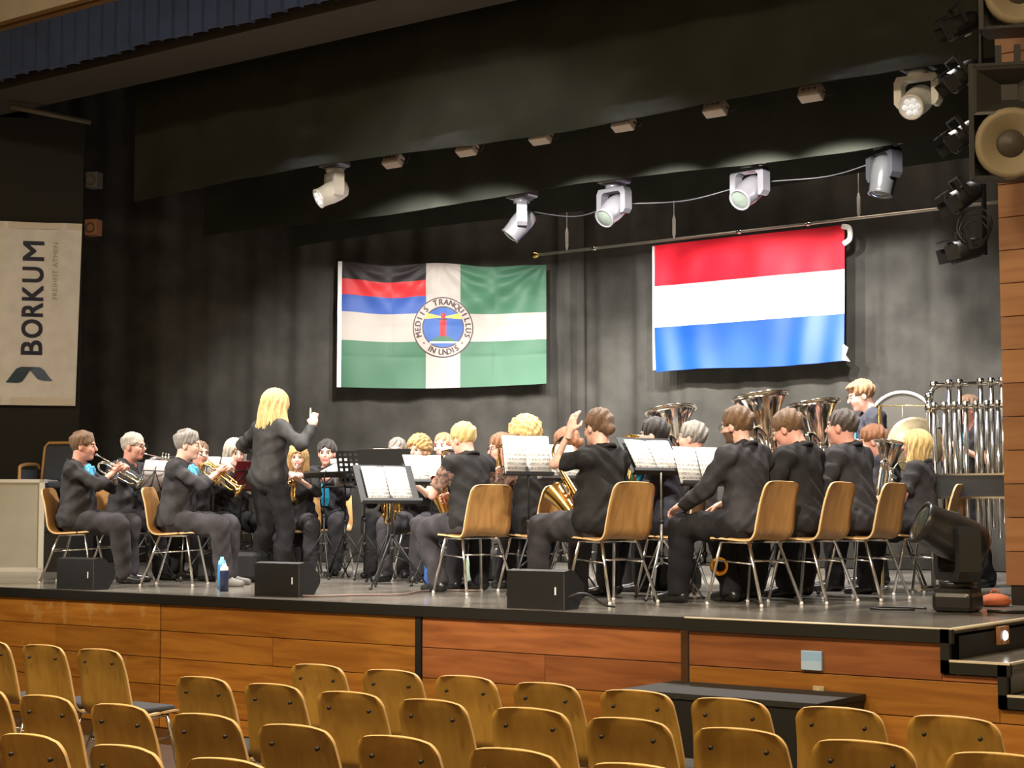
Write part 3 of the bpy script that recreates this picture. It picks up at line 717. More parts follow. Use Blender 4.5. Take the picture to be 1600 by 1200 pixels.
    if legs:
        pt = np.maximum(pel-.008, -((P-(hip+Rt@V3(0, 0, .06)))@(-Rt[:, 2])))
        tg = []
        for i in (0, 1):
            q = smin(cone(P, hj[i], kn[i], .09*(1+belly*.5)+.024, .062+.030), cone(P, kn[i], ank[i], .058+.032, .072+.004*(not female)), .02)
            tg.append(np.maximum(q, (ank[i][2]-.045+(.07 if not socks else 0)-P[..., 2])))
        V, Q = nets(blend([pt, tg[0], tg[1]], .03)+n1*.006+(np.abs(np.sin(P[..., 1]*24+P[..., 0]*13+P[..., 2]*9+heading))-.5)*.013, lo, H); npmesh('trousers', [(V*s, Q, 0)], [CLOTHM[trousers]], root)
        for i in (0, 1):
            P2, l2 = mkgrid((-.07, -.11, -.1), (.07, .23, .09), .0095)
            d = blend([cone(P2, (0, -.035, -.04), (0, .05, -.045), .044, .042), cone(P2, (0, .05, -.05), (.006*(1-2*i), .155, -.06), .042, .033), cone(P2, (0, -.01, 0), (0, -.005, .05), .042, .043)], .02)
            d = np.maximum(d, -(P2[..., 2]+.083)); V, Q = nets(d, l2, .0095)
            A = rot('Z', -12 if i == 0 else 12)
            npmesh('shoe', [((V@A.T+ank[i])*s, Q, 0)], [shoe or SHOEM], root)
    # --- hair
    if hair != 'none':
        longh = hair in ('bob', 'long'); gl = (-.22, -.22, -.36 if longh else -.18); gh = (.22, .14, .17)
        P3, l3 = mkgrid(gl, gh, .0078)
        ang = np.arctan2(P3[..., 0], P3[..., 1]); th = {'short': .019, 'crop': .010, 'bald': .005, 'curly': .034, 'bob': .026, 'long': .036, 'bun': .019, 'side': .017, 'tail': .016}[hair]
        cap = ell(P3, (0, -.017, .03), (.078+th, .101+th, .089+th*1.2))
        if hair in ('short', 'crop', 'bun', 'side'): cap = cap+np.clip((.045-P3[..., 2])/.12, 0, 1)*(th*.9)
        if hair in ('short', 'crop', 'bun', 'side'): cap = cap+np.clip((P3[..., 1]-.0)/.09, 0, 1)*np.clip((.115-P3[..., 2])/.06, 0, 1)*(th*.75)
        face = ell(P3, (0, .115, -.035), (.073, .095, .092 if hair != 'side' else .082))
        cap = smax(cap, -face, .012)
        if not longh:
            nape = -.085 if hair in ('bun', 'tail') else -.075
            cap = smax(cap, nape-P3[..., 2]+np.maximum(P3[..., 1]+.02, 0)*.9, .03)
            ear = np.minimum(ell(P3, (.085, .012, -.03), (.03, .038, .045)), ell(P3, (-.085, .012, -.03), (.03, .038, .045))); cap = smax(cap, -ear, .01)
        if hair == 'bald':
            cap = smax(cap, -ell(P3, (0, .02, .12), (.072, .11, .085)), .01)
        if longh:
            L = -.16 if hair == 'bob' else -.25
            back = ell(P3, (0, -.055 if hair == 'bob' else -.075, L*.45), (.098, .066 if hair == 'bob' else .09, -L*.72+.03)); cap = smin(cap, back, .03)
            wd = .045 if hair == 'long' else 0
            for sx in (1, -1):
                cap = smin(cap, cone(P3, (sx*.078, -.005, .02), (sx*(.092+wd), .012-wd*.6, L*.85), .028, .036+wd*.4), .04)
                if wd: cap = smin(cap, cone(P3, (sx*.06, -.06, .0), (sx*.08, -.085, L*.85), .05, .05), .04)
            cap = np.maximum(cap, L-.02+.02*np.sin(ang*9)-P3[..., 2]); cap = smax(cap, -face, .012)
        if hair == 'bun': cap = smin(cap, ell(P3, (0, -.115, -.02), (.05, .042, .045)), .02)
        if hair == 'tail': cap = smin(cap, cone(P3, (0, -.12, .03), (0, -.145, -.09), .03, .02), .02)
        if hair == 'side': cap = smin(cap, ell(P3, (.0, .055, .09), (.065, .05, .026)), .02)
        fr = .0035*np.sin(ang*13+P3[..., 2]*48+2.5*np.sin(P3[..., 1]*50+P3[..., 0]*30))+.0035*np.sin(P3[..., 2]*70+ang*7+P3[..., 1]*60)+.0025*np.sin(ang*41-P3[..., 2]*55)
        if hair in ('curly',): fr = .009*np.sin(P3[..., 0]*85)*np.sin(P3[..., 1]*85+1)*np.sin(P3[..., 2]*85+2)+.006*np.sin(P3[..., 0]*150+P3[..., 2]*130)
        if longh: fr = .006*np.sin(ang*15+P3[..., 2]*12+np.sin(P3[..., 2]*30))+.004*np.sin(ang*33+P3[..., 2]*20)
        V, Q = nets(cap+fr, l3, .0078)
        if len(Q): npmesh('hair', [((V@Rh.T+hc)*s, Q, 0)], [hm], root)
    def H2W(p): return Vector(map(float, (hc+Rh@V3(*p))*s))
    if glasses:
        b = MB()
        for x in (.032, -.032): b.tube([H2W((x+.024*math.cos(a), .106-.02*abs(x+.024*math.cos(a)), .004+.018*math.sin(a))) for a in np.linspace(0, 2*math.pi, 15)[:-1]], .0022*s, 5, closed=True)
        b.tube([H2W((-.009, .108, .008)), H2W((.009, .108, .008))], .002, 5)
        for x in (1, -1): b.tube([H2W((x*.056, .1, .008)), H2W((x*.083, -.005, .006))], .002, 5)
        b.build('glasses', mat('dark_spectacle_frame', (.02, .018, .016), .3), root)
    if corsage:
        b = MB(); c0 = T(-.065 if corsage is True else corsage, .125, .40); fw = Rt@V3(0, 1, 0)
        r_ = random.Random(hash(key) % 1000)
        for k_ in range(9):
            a = k_*2.4; off = c0+Rt@V3(.05*math.cos(a)*(k_ > 0), .012*(k_ % 3), .05*math.sin(a)*(k_ > 0))
            Mx = Matrix.Translation(Vector(map(float, off*s))) @ Matrix.Rotation(a, 4, 'Y') @ Matrix.Rotation(.5*math.sin(a*3), 4, 'X')
            b.lathe([(0, -.02), (.036, -.01), (.055, .01), (.042, .026), (0, .02)], 9, 0, Mx @ Matrix.Rotation(-math.pi/2, 4, 'X'))
        b.build('scarf_flower', BLUEF, root)
    if tie:
        b = MB(); pts = [(0, .075, .475), (0, .118, .42), (0, .138, .33), (0, .138, .22), (0, .13, .14)]
        ws = (.018, .024, .036, .045, .028); vs = []
        for (x, y_, z_), w_ in zip(pts, ws):
            for dx, dy in ((-w_, 0), (w_, 0), (w_, .012), (-w_, .012)): vs.append(Vector(map(float, T(dx, y_+dy, z_)*s)))
        fs = [(4*i+j, 4*i+(j+1) % 4, 4*i+4+(j+1) % 4, 4*i+4+j) for i in range(4) for j in range(4)]+[(0, 1, 2, 3), (16, 17, 18, 19)]
        b.add(vs, fs); b.build('neckerchief', BLUEF, root)
    PEOPLE[key] = dict(M=M, mouth=mouth*s, hc=hc*s, Rh=Rh, hip=hip*s, wR=wR*s, wL=wL*s, s=s, root=root, xy=(ox, oy), rz=rz)
    return PEOPLE[key]
# ------------------------------------------------------------------ chairs
SHELL = wood('stage_chair_ply', (.56, .30, .10), (.40, .19, .055), 2, 2.0, .4, 9, .2)
PLYE = mat('pale_ply_edge', (.80, .56, .28), .5)
SHELLA = wood('hall_chair_ply', (.50, .285, .055), (.41, .215, .034), 2, 2.0, .42, 9, .2)
PAD = mat('grey_seat_pad', (.06, .065, .075), .9, bump=.2, bscale=200)
def shell_mesh(m, top=.83):
    """one-piece bent plywood shell: seat, tight curve, tapering back with rounded top corners"""
    path = smooth_path([(0, .215, .435), (0, .19, .452), (0, .05, .445), (0, -.09, .437), (0, -.15, .448), (0, -.185, .49), (0, -.20, .56), (0, -.222, .68), (0, -.245, .76), (0, -.257, .80), (0, -.264, top)], 5)
    L = [0]
    for a, c in zip(path[:-1], path[1:]): L.append(L[-1]+(c-a).length)
    tot = L[-1]; nu = 12; t = .0125; v0 = []; v1 = []
    for i, p in enumerate(path):
        T = (path[min(i+1, len(path)-1)]-path[max(i-1, 0)]).normalized(); N = Vector((1, 0, 0)).cross(T)   # towards the sitter
        N = -N if N.z < 0 and i < 10 else N
        f = L[i]/tot
        wv = .205-.0*f
        if f < .42: wv = .205-.010*math.sin(f/.42*math.pi)
        elif f < .6: wv = .205+.012*math.sin((f-.42)/.18*math.pi/2)
        else: wv = .217-.026*((f-.6)/.4)
        e0 = f*tot/.055; e1 = (tot-f*tot)/.062
        if e0 < 1: wv -= .05*(1-math.sqrt(max(0, 1-(1-e0)**2)))
        if e1 < 1: wv -= .062*(1-math.sqrt(max(0, 1-(1-e1)**2)))
        for j in range(nu+1):
            u = -1+2*j/nu; x = wv*u
            dish = .010*(1-u*u) if f < .45 else .022*(1-u*u)
            q = p+Vector((x, 0, 0))-N*dish; v0.append(q+N*t/2); v1.append(q-N*t/2)
    k = len(path); w_ = nu+1; n = k*w_; b = MB(); fs = []; 
    b.v = [tuple(v) for v in v0+v1]
    def addf(f, mi): b.f.append(list(f)); b.m.append(mi); b.sm.append(mi == 0)
    for i in range(k-1):
        for j in range(nu):
            a = i*w_+j; addf((a, a+1, a+w_+1, a+w_), 0); addf((n+a, n+a+w_, n+a+w_+1, n+a+1), 0)
        addf((i*w_, (i+1)*w_, n+(i+1)*w_, n+i*w_), 1); addf((i*w_+nu, n+i*w_+nu, n+(i+1)*w_+nu, (i+1)*w_+nu), 1)
    for j in range(nu): addf((j, n+j, n+j+1, j+1), 1); a = (k-1)*w_+j; addf((a, a+1, n+a+1, n+a), 1)
    return b.mesh('seat_shell', [m, PLYE])
def leg_mesh(sx, sy):
    top = Vector((sx*.165, .13 if sy > 0 else -.10, .43)); bot = Vector((sx*.225, .205 if sy > 0 else -.245, .012))
    b = MB(); b.tube([top+Vector((-sx*.03, 0, 0)), top, bot], .0115, 8)
    b.lathe([(0, 0), (.0125, 0), (.012, .02), (0, .021)], 8, 1, Matrix.Translation((bot.x, bot.y, 0))); return b.mesh('leg', [CHROME, WHITEP])
LEGS = [leg_mesh(sx, sy) for sx in (1, -1) for sy in (1, -1)]
def _frame():
    b = MB()
    for sx in (1, -1): b.tube([(sx*.165, .14, .428), (sx*.165, -.11, .424)], .0115, 8); b.tube([(sx*.182, .15, .30), (sx*.19, -.155, .28)], .006, 6)
    b.tube([(-.165, .02, .424), (.165, .02, .424)], .010, 6); b.tube([(-.185, -.15, .30), (.185, -.15, .30)], .006, 6); return b.mesh('seat_frame', CHROME)
FRAME = _frame(); SHST = shell_mesh(SHELL); SHAU = shell_mesh(SHELLA)
def _pad():
    b = MB(); b.box((-.175, -.13, .452), (.175, .195, .482), bev=.012); return b.mesh('seat_pad', PAD)
PADM = _pad()
def _rivets(x):
    b = MB()
    b.lathe([(0, .004), (.008, .003), (.008, -.01)], 8, 0, Matrix.Translation((x, -.262, .755)) @ Matrix.Rotation(math.radians(105), 4, 'X'))
    return b.mesh('rivet', BLK)
RIV = [_rivets(-.12), _rivets(.115)]
def chair(loc, rz, label, audience=False, name=None, group=None):
    t = thing(name or ('hall_chair' if audience else 'stage_chair'), label, 'chair', loc, rz, group)
    link('seat_shell', SHAU if audience else SHST, t)
    for m in LEGS: link('leg', m, t)
    link('seat_frame', FRAME, t)
    if audience: link('seat_pad', PADM, t); [link('rivet', q, t) for q in RIV]
    return t
ORD = ['first', 'second', 'third', 'fourth', 'fifth', 'sixth', 'seventh', 'eighth', 'ninth', 'tenth', 'eleventh', 'twelfth']
def audience():
    # (row centre line y, first x, step, indices, description)
    hw = .205
    rowsA = [
        (6.86, [-9.18, -8.67, -8.15], 'left block of the row nearest the stage'),
        (6.92, [-6.43+.512*i for i in range(8)], 'right block of the row nearest the stage'),
        (6.06, [-6.40+.509*i for i in range(9)], 'second row from the stage'),
        (5.11, [-6.86+.528*i for i in range(8)], 'third row from the stage'),
        (4.21, [-5.31+.50*i for i in range(4)], 'hindmost visible row')]
    for y, xs, where in rowsA:
        for i, x in enumerate(xs):
            chair((x+.19, y-.026*i*(len(xs) > 4)+random.uniform(-.015, .015), 0), math.radians(random.uniform(-2, 2)), 'golden plywood hall chair, %s from left, %s' % (ORD[i], where), True, group='audience chairs')
audience()
# ------------------------------------------------------------------ music stands and sheets
def paper_mat():
    m = bpy.data.materials.new('printed_music'); m.use_nodes = True; nt = m.node_tree; b = nt.nodes['Principled BSDF']; b.inputs['Roughness'].default_value = .8
    tc = nt.nodes.new('ShaderNodeTexCoord'); sp = nt.nodes.new('ShaderNodeSeparateXYZ'); nt.links.new(tc.outputs['Object'], sp.inputs[0])
    def math_(op, a, c=None):
        n = nt.nodes.new('ShaderNodeMath'); n.operation = op
        for i, q in enumerate((a, c)):
            if q is None: continue
            if isinstance(q, (int, float)): n.inputs[i].default_value = q
            else: nt.links.new(q, n.inputs[i])
        return n.outputs[0]
    fz = math_('FRACT', math_('MULTIPLY', sp.outputs['Z'], 29)); inb = math_('LESS_THAN', fz, .5)
    no = nt.nodes.new('ShaderNodeTexNoise'); no.inputs['Scale'].default_value = 110; nt.links.new(tc.outputs['Object'], no.inputs['Vector'])
    dots = math_('GREATER_THAN', no.outputs['Fac'], .50); ln = math_('LESS_THAN', math_('FRACT', math_('MULTIPLY', fz, 10)), .3)
    ink = math_('MULTIPLY', inb, math_('MAXIMUM', math_('MULTIPLY', dots, .75), math_('MULTIPLY', ln, .45)))
    mx = nt.nodes.new('ShaderNodeMix'); mx.data_type = 'RGBA'; mx.inputs[6].default_value = (.82, .80, .76, 1); mx.inputs[7].default_value = (.2, .19, .18, 1)
    nt.links.new(ink, mx.inputs[0]); nt.links.new(mx.outputs[2], b.inputs['Base Color']); return m
PAPER = paper_mat(); BACKP = mat('paper_back', (.74, .66, .62), .8)
SILST = mat('silver_stand_tube', (.5, .49, .47), .3, .9)
def music_stand(loc, rz, h, tilt, label, sheets=None, kind='plate', tube=None, W=.50, Hh=.33, post_off=0, folder=None, legr=.30, pageh=.29, spread=1.0):
    """local: player sits on -Y side, desk face looks to -Y; h = height of the desk's lower edge"""
    tube = tube or BLK
    t = thing('music_stand', label, 'music stand', (loc[0], loc[1], HS), rz)
    b = MB(); b.tube([(0, 0, .25), (0, 0, h*.62)], .011, 8); b.tube([(0, 0, h*.6), (0, .0, h+.04), (0, .02, h+.06)], .008, 8); b.build('post', tube, t)
    b = MB(); b.lathe([(.0, h*.60), (.017, h*.6), (.017, h*.63), (0, h*.63)], 8); b.build('clamp', BLK, t); b = MB(); b.lathe([(0, .30), (.02, .30), (.02, .34), (0, .34)], 8); b.build('leg_hub', BLK, t)
    for k in range(3):
        a = math.radians(90+120*k); c, s_ = math.cos(a)*legr*spread, math.sin(a)*legr*spread
        b = MB(); b.tube([(c*.05, s_*.05, .42), (c*.55, s_*.55, .20), (c, s_, .01)], .007, 6); b.tube([(0, 0, .27), (c*.5, s_*.5, .215)], .005, 5); b.tube([(c*.96, s_*.96, .018), (c*1.03, s_*1.03, .008)], .012, 6, 1); b.build('leg', [tube, BLK], t)
    Mx = Matrix.Translation((0, .015, h)) @ Matrix.Rotation(math.radians(-tilt), 4, 'X')
    if kind == 'plate':
        b = MB(); b.box((-W/2, 0, 0), (W/2, .006, Hh), M=Mx, bev=.002); b.build('desk', BLK, t)
    elif kind == 'holes':
        b = MB()
        nx, nz = 9, 6; g_ = .012
        for i in range(nx+1): x = -W/2+W*i/nx; b.box((x-g_, 0, 0), (x+g_, .005, Hh), M=Mx)
        for j in range(nz+1): z = Hh*j/nz; b.box((-W/2, .0005, z-g_), (W/2, .0055, z+g_), M=Mx)
        b.build('desk', BLK, t)
    else:       # folding wire desk: rim rods and crossing arms
        b = MB()
        for p, q in (((-W/2, 0, 0), (W/2, 0, 0)), ((-W/2, 0, Hh*.62), (W/2, 0, Hh*.62)), ((-W/2, 0, 0), (0, 0, Hh*.62)), ((W/2, 0, 0), (0, 0, Hh*.62)), ((0, 0, -.03), (0, 0, Hh*.75)), ((-W*.46, 0, 0), (-W*.46, 0, Hh*.62)), ((W*.46, 0, 0), (W*.46, 0, Hh*.62))):
            b.tube([Mx @ Vector(p), Mx @ Vector(q)], .0048, 6)
        b.build('desk', BLK, t)
    b = MB(); b.box((-W/2, -.045, -.006), (W/2, .006, .0), M=Mx); b.box((-W/2, -.048, -.006), (W/2, -.044, .018), M=Mx); b.build('ledge', BLK, t)
    if folder: b = MB(); b.box((-W*.47, -.012, .003), (W*.47, -.004, Hh*.9), M=Mx, bev=.002); tag(b.build('music_folder', folder, t), 'red music folder')
    if sheets:
        lab, n = sheets; sm = thing('sheet_music', lab, 'sheet music', (loc[0], loc[1], HS), rz)
        pw = .205
        for k in range(n):
            x0 = (k-n/2)*pw; M2 = Mx @ Matrix.Translation((x0+pw/2, -.014, .004)) @ Matrix.Rotation(math.radians(random.uniform(-5, 5)), 4, 'Z')
            b = MB(); vs = []
            for sy in (0, .003):
                for j in (0, 1):
                    for i in range(7): u = -1+2*i/6; vs.append((u*pw/2, -.007*(1-u*u)+sy, j*pageh))
            fs = []
            for i in range(6): fs += [(i, i+1, 7+i+1, 7+i), (14+i, 14+7+i, 14+7+i+1, 14+i+1), (i, 14+i, 14+i+1, i+1), (7+i, 7+i+1, 21+i+1, 21+i)]
            fs += [(0, 7, 21, 14), (6, 20, 27, 13)]
            b.add(vs, fs, 0, True)
            for f_i, f in enumerate(b.f):
                if f[0] >= 14 and all(q >= 14 for q in f): b.m[f_i] = 1
            pg = b.build('page', [PAPER, BACKP], sm); pg.matrix_parent_inverse = Matrix.Identity(4); pg.matrix_local = M2
    return t
# ------------------------------------------------------------------ instruments (held: top-level things placed in the player's frame)
def inst(key, name, label, cat, Ml):
    return thing(name, label, cat, M=PEOPLE[key]['M'] @ Ml, group=None)
def frame_at(p, fwd, upv=(0, 0, 1)):
    f = Vector(fwd).normalized(); u = Vector(upv); x = f.cross(u).normalized(); u = x.cross(f)
    return Matrix(((x.x, f.x, u.x, p[0]), (x.y, f.y, u.y, p[1]), (x.z, f.z, u.z, p[2]), (0, 0, 0, 1)))
def trumpet(key, label, m, down=12, side=0, big=1.0, name='trumpet'):
    pe = PEOPLE[key]; Rh = pe['Rh']; d = Rh@V3(math.sin(math.radians(side)), math.cos(math.radians(side)), 0); d = Vector((float(d[0]), float(d[1]), float(d[2])-math.tan(math.radians(down))))
    t = inst(key, name, label, 'trumpet', frame_at(tuple(map(float, pe['mouth']+pe['Rh']@V3(0, .004, 0))), d))
    b = MB(); b.tube([(0, 0, 0), (0, .012, 0), (0, .03, 0), (0, .09, 0)], [.0135, .012, .006, .006], 10); b.build('mouthpiece', SILVER, t)
    b = MB(); b.tube(smooth_path([(0, .08, 0), (0, .30, 0), (0, .40, 0), (0, .435, -.03), (0, .40, -.075), (0, .30, -.08), (0, .24, -.08)], 5), .0068, 8)
    b.tube(smooth_path([(.02, .28, -.02), (.02, .16, -.01), (.02, .09, -.03), (.02, .08, -.07), (.02, .11, -.10), (.02, .20, -.105), (.02, .27, -.10)], 5), .0075, 8); b.tube([(.03, .22, -.06), (.07, .22, -.06), (.075, .2, -.06), (.07, .18, -.06), (.03, .18, -.06)], .006, 7); b.build('tubing', m, t)
    for k in range(3):
        y = .20+.032*k; b = MB(); b.tube([(.008, y, -.135), (.008, y, .02)], .0135, 10); b.tube([(.008, y, .02), (.008, y, .05)], .004, 6); b.lathe([(0, .052), (.009, .052), (.009, .046), (0, .046)], 8, 0, Matrix.Translation((.008, y, 0))); b.build('valve', m, t)
    b = MB(); ys = [.20, .26, .34, .40, .44, .462, .475, .482]; rs = [.0075, .009, .0125, .018*big, .027*big, .039*big, .052*big, .061*big]
    pth = [(.03, y, -.03) for y in ys]+[(.03, .478, -.03), (.03, .44, -.03)]; b.tube(pth, rs+[.059*big, .022*big], 18, cap=False); b.tube(smooth_path([(.03, .2, -.03), (.03, .12, -.03), (.03, .075, -.06), (.03, .1, -.1), (.02, .17, -.11)], 4), .0075, 8); b.build('bell', m, t)
    return t
def sax(label, M, L=.52, k=1.0, name='saxophone'):
    """local: mouthpiece at origin pointing -Y, body runs down -Z, bell turns up in front (+Y)"""
    t = thing(name, label, 'saxophone', M=M)
    b = MB(); b.tube([(0, -.02, -.01), (0, .03, .005), (0, .07, .012)], [.006, .011, .011], 10); b.build('mouthpiece', BLK, t)
    b = MB(); b.tube(smooth_path([(0, .06, .01), (0, .12, .015), (0, .17, -.01), (0, .185, -.06)], 5), [.008+.005*i/15 for i in range(16)], 10); b.build('neck', GOLD, t)
    y = .185; n = 14; pts = [(0, y, -.06-L*i/n) for i in range(n+1)]; rd = [.013+.019*k*i/n for i in range(n+1)]
    r = .055*k; zb = -.06-L; bow = [(0, y+r-r*math.cos(a), zb-r*math.sin(a)) for a in np.linspace(.3, math.pi, 9)]
    bell = [(0, y+2*r+.002*i*i*.6, zb+.05*i*k) for i in range(1, 7)]; pts += bow+bell
    rd += [.033*k+.012*k*i/8 for i in range(9)]+[.047*k, .049*k, .053*k, .058*k, .066*k, .078*k]
    b = MB(); b.tube(pts, rd, 16, cap=False); b.build('body', GOLD, t)
    b = MB()
    for i in range(10):
        z = -.1-L*.88*i/10; rr = .010+.010*i/10; xs = 1 if i % 3 else -.6
        b.lathe([(0, 0), (rr*k, 0), (rr*k, .006), (0, .009)], 9, 0, Matrix.Translation((xs*(.013+.019*i/10)*k, y+.018, z)) @ Matrix.Rotation(math.radians(60*xs), 4, 'Y') @ Matrix.Rotation(math.radians(-70), 4, 'X'))
    for x in (.032, -.03): b.tube([(x*k, y+.012, -.12), (x*k*1.25, y+.02, -.06-L*.9)], .0035, 5)
    for i in range(3): b.lathe([(0, 0), (.026*k, 0), (.026*k, .008), (0, .011)], 12, 0, Matrix.Translation((.05*k, y+2*r, zb+.02+.07*i)) @ Matrix.Rotation(math.pi/2, 4, 'Y'))
    b.build('keywork', GOLD, t); return t
def tuba(label, M, k=1.0, m=None, name='tuba'):
    """local: stands on its bottom bow at origin, bell straight up; player on -Y side"""
    m = m or SILVER; t = thing(name, label, 'tuba', M=M)
    b = MB(); zz = [.06, .2, .4, .55, .66, .74, .80, .85, .885, .905]; rr = [.062, .070, .082, .095, .108, .123, .143, .168, .195, .215]
    pts = [(.09*k, .03, z*k) for z in zz]+[(.09*k, .03, .90*k), (.09*k, .03, .83*k), (.09*k, .03, .70*k)]; b.tube(pts, [r*k for r in rr]+[.208*k, .15*k, .105*k], 28, cap=False)
    b.tube([(.09*k+.215*k*math.cos(a), .03+.215*k*math.sin(a), .905*k) for a in np.linspace(0, 2*math.pi, 29)[:-1]], .006*k, 6, closed=True); b.build('bell', m, t)
    b = MB(); b.tube([(.09*k-.10*k+.10*k*math.cos(a), .03, .08*k-.085*k*math.sin(a)) for a in np.linspace(0, math.pi, 11)], [(.062-.012*i/10)*k for i in range(11)], 14)
    b.tube(smooth_path([(-.11*k, .03, .08*k), (-.115*k, .03, .35*k), (-.11*k, .03, .56*k), (-.06*k, .03, .64*k), (.0, .0, .58*k), (.01*k, -.03, .40*k)], 6), [(.05-.024*i/30)*k for i in range(31)], 12)
    for dx, h0, h1 in ((-.03, .18, .50), (.03, .22, .46), (-.075, .2, .52)): b.tube(smooth_path([(dx*k, -.05*k, h0*k), (dx*k, -.06*k, h1*k), ((dx+.03)*k, -.06*k, (h1+.04)*k), ((dx+.06)*k, -.06*k, h1*k), ((dx+.06)*k, -.05*k, h0*k), ((dx+.03)*k, -.05*k, (h0-.04)*k), (dx*k, -.05*k, h0*k)], 4), .0105*k, 8)
    b.build('tubing', m, t)
    for i in range(4): x = (-.065+.042*i)*k; b = MB(); b.tube([(x, -.095*k, .26*k), (x, -.095*k, .44*k)], .018*k, 10); b.tube([(x, -.095*k, .44*k), (x, -.095*k, .475*k)], .005, 6); b.lathe([(0, .48*k), (.012, .48*k), (.012, .473*k), (0, .472*k)], 8, 0, Matrix.Translation((x, -.095*k, 0))); b.build('valve', m, t)
    b = MB(); b.tube(smooth_path([(-.02*k, -.07*k, .55*k), (.0, -.11*k, .64*k), (.0, -.18*k, .665*k), (0, -.225*k, .66*k)], 5), .007, 8); b.tube([(0, -.225*k, .66*k), (0, -.265*k, .655*k), (0, -.275*k, .655*k)], [.008, .016, .018], 10); b.build('leadpipe', m, t)
    return t
# ------------------------------------------------------------------ stage technology
def moving_head(M, label, yaw, tilt, body, lens, s=1.0, up=False, nlens=1, headm=None):
    """hung light: base box on top, yoke below, tilting head. local z=0 at the clamp, hanging to -z"""
    t = thing('moving_head_light', label, 'stage light', M=M @ (Matrix.Rotation(math.pi, 4, 'X') if up else Matrix.Identity(4)) @ Matrix.Scale(s, 4)); headm = headm or body
    bs = .10 if up else .15; b = MB(); b.box((-bs, -.11, -.10), (bs, .11, 0), bev=.025); b.box((-.09, -.09, -.115), (.09, .09, -.09)); b.build('base', GREYMET if not up else body, t)
    if not up: b = MB(); b.box((-.03, -.03, 0), (.03, .03, .09)); b.box((-.11, -.02, -.005), (-.07, .02, .06)); b.box((.07, -.02, -.005), (.11, .02, .06)); b.build('clamp', BLK, t)
    Y = Matrix.Rotation(math.radians(yaw), 4, 'Z')
    b = MB(); b.lathe([(0, -.115), (.09, -.115), (.09, -.15), (0, -.15)], 16)
    b.prism([(-.17, -.15), (.17, -.15), (.195, -.20), (.195, -.38), (.165, -.42), (.135, -.42), (.13, -.215), (.10, -.19), (-.10, -.19), (-.13, -.215), (-.135, -.42), (-.165, -.42), (-.195, -.38), (-.195, -.20)], -.055, .055, 1, 0, Y)
    b.build('yoke', body, t)
    Mh = Y @ Matrix.Translation((0, 0, -.36)) @ Matrix.Rotation(math.radians(tilt), 4, 'X')   # head axis -z = beam
    b = MB(); b.lathe([(0, .15), (.07, .15), (.105, .12), (.118, .05), (.118, -.05), (.11, -.10), (.105, -.17), (.112, -.20), (.095, -.205), (.09, -.19), (0, -.19)], 20, 0, Mh); h = b.build('head', headm, t)
    if nlens == 1: b = MB(); b.lathe([(.092, -.195), (.06, -.21), (.03, -.216), (0, -.218)], 18, 0, Mh); b.build('lens', lens, h)
    else:
        for k in range(7):
            a = k*math.pi/3; x, y = (.055*math.cos(a), .055*math.sin(a)) if k < 6 else (0, 0)
            b = MB(); b.lathe([(.024, -.19), (.022, -.205), (.012, -.212), (0, -.214)], 10, 0, Mh @ Matrix.Translation((x, y, 0))); b.build('lens', lens, h)
    return t
# ------------------------------------------------------------------ lights above the stage
LENSD = mat('dark_lens', (.05, .06, .05), .05, coat=1); LENSON = mat('lit_lens', (.95, .97, 1.0), .2, emit=.4)
MHG = mat('silver_grey_housing', (.13, .125, .135), .3, .5); MHW = mat('white_housing', (.95, .95, .92), .35); MHK = mat('black_housing', (.02, .02, .022), .3)
def mh(x, y, z, *a, **k): return moving_head(Matrix.Translation((x, y, z)), *a, **k)
mh(-10.2, 13.85, 4.93, 'grey moving light tilted left, hanging above the green and white flag', 127, 40, MHG, LENSD, .95)
mh(-9.07, 13.85, 4.95, 'silver moving light with round lens, second of the four on the rear bar', 172, 52, MHG, LENSD, .95)
mh(-7.56, 13.85, 4.97, 'silver moving light hanging directly above the striped flag', 172, 55, MHG, LENSD, .98)
mh(-6.22, 13.85, 4.98, 'dark moving light pointing down at the right end of the rear bar', 150, 12, MHK, LENSD, 1.0, headm=mat('polished_dark_housing', (.1, .1, .1), .15, .7))
mh(-5.25, 12.35, 5.17, 'white wash light with seven lamps hanging at upper right', 183, 62, MHW, LENSON, .92, nlens=7)
mh(-11.42, 12.35, 5.15, 'white wash light hanging above the left edge of the green flag', 150, 62, MHW, LENSON, .92, nlens=7)
bars = [((-14.2, 12.35, 5.26), (-4.3, 12.35, 5.26), 'black lighting bar carrying the white wash lights'), ((-13.5, 13.85, 5.07), (-4.3, 13.85, 5.07), 'black lighting bar carrying the four moving lights')]
for a, c, l in bars: b = MB(); b.tube([a, c], .025, 8); tag(b.build('lighting_bar', BLK), l, 'bar')
FLB = mat('beige_flood_housing', (.55, .47, .40), .5); FLG = mat('flood_glass', (.9, .83, .72), .2, emit=.6)
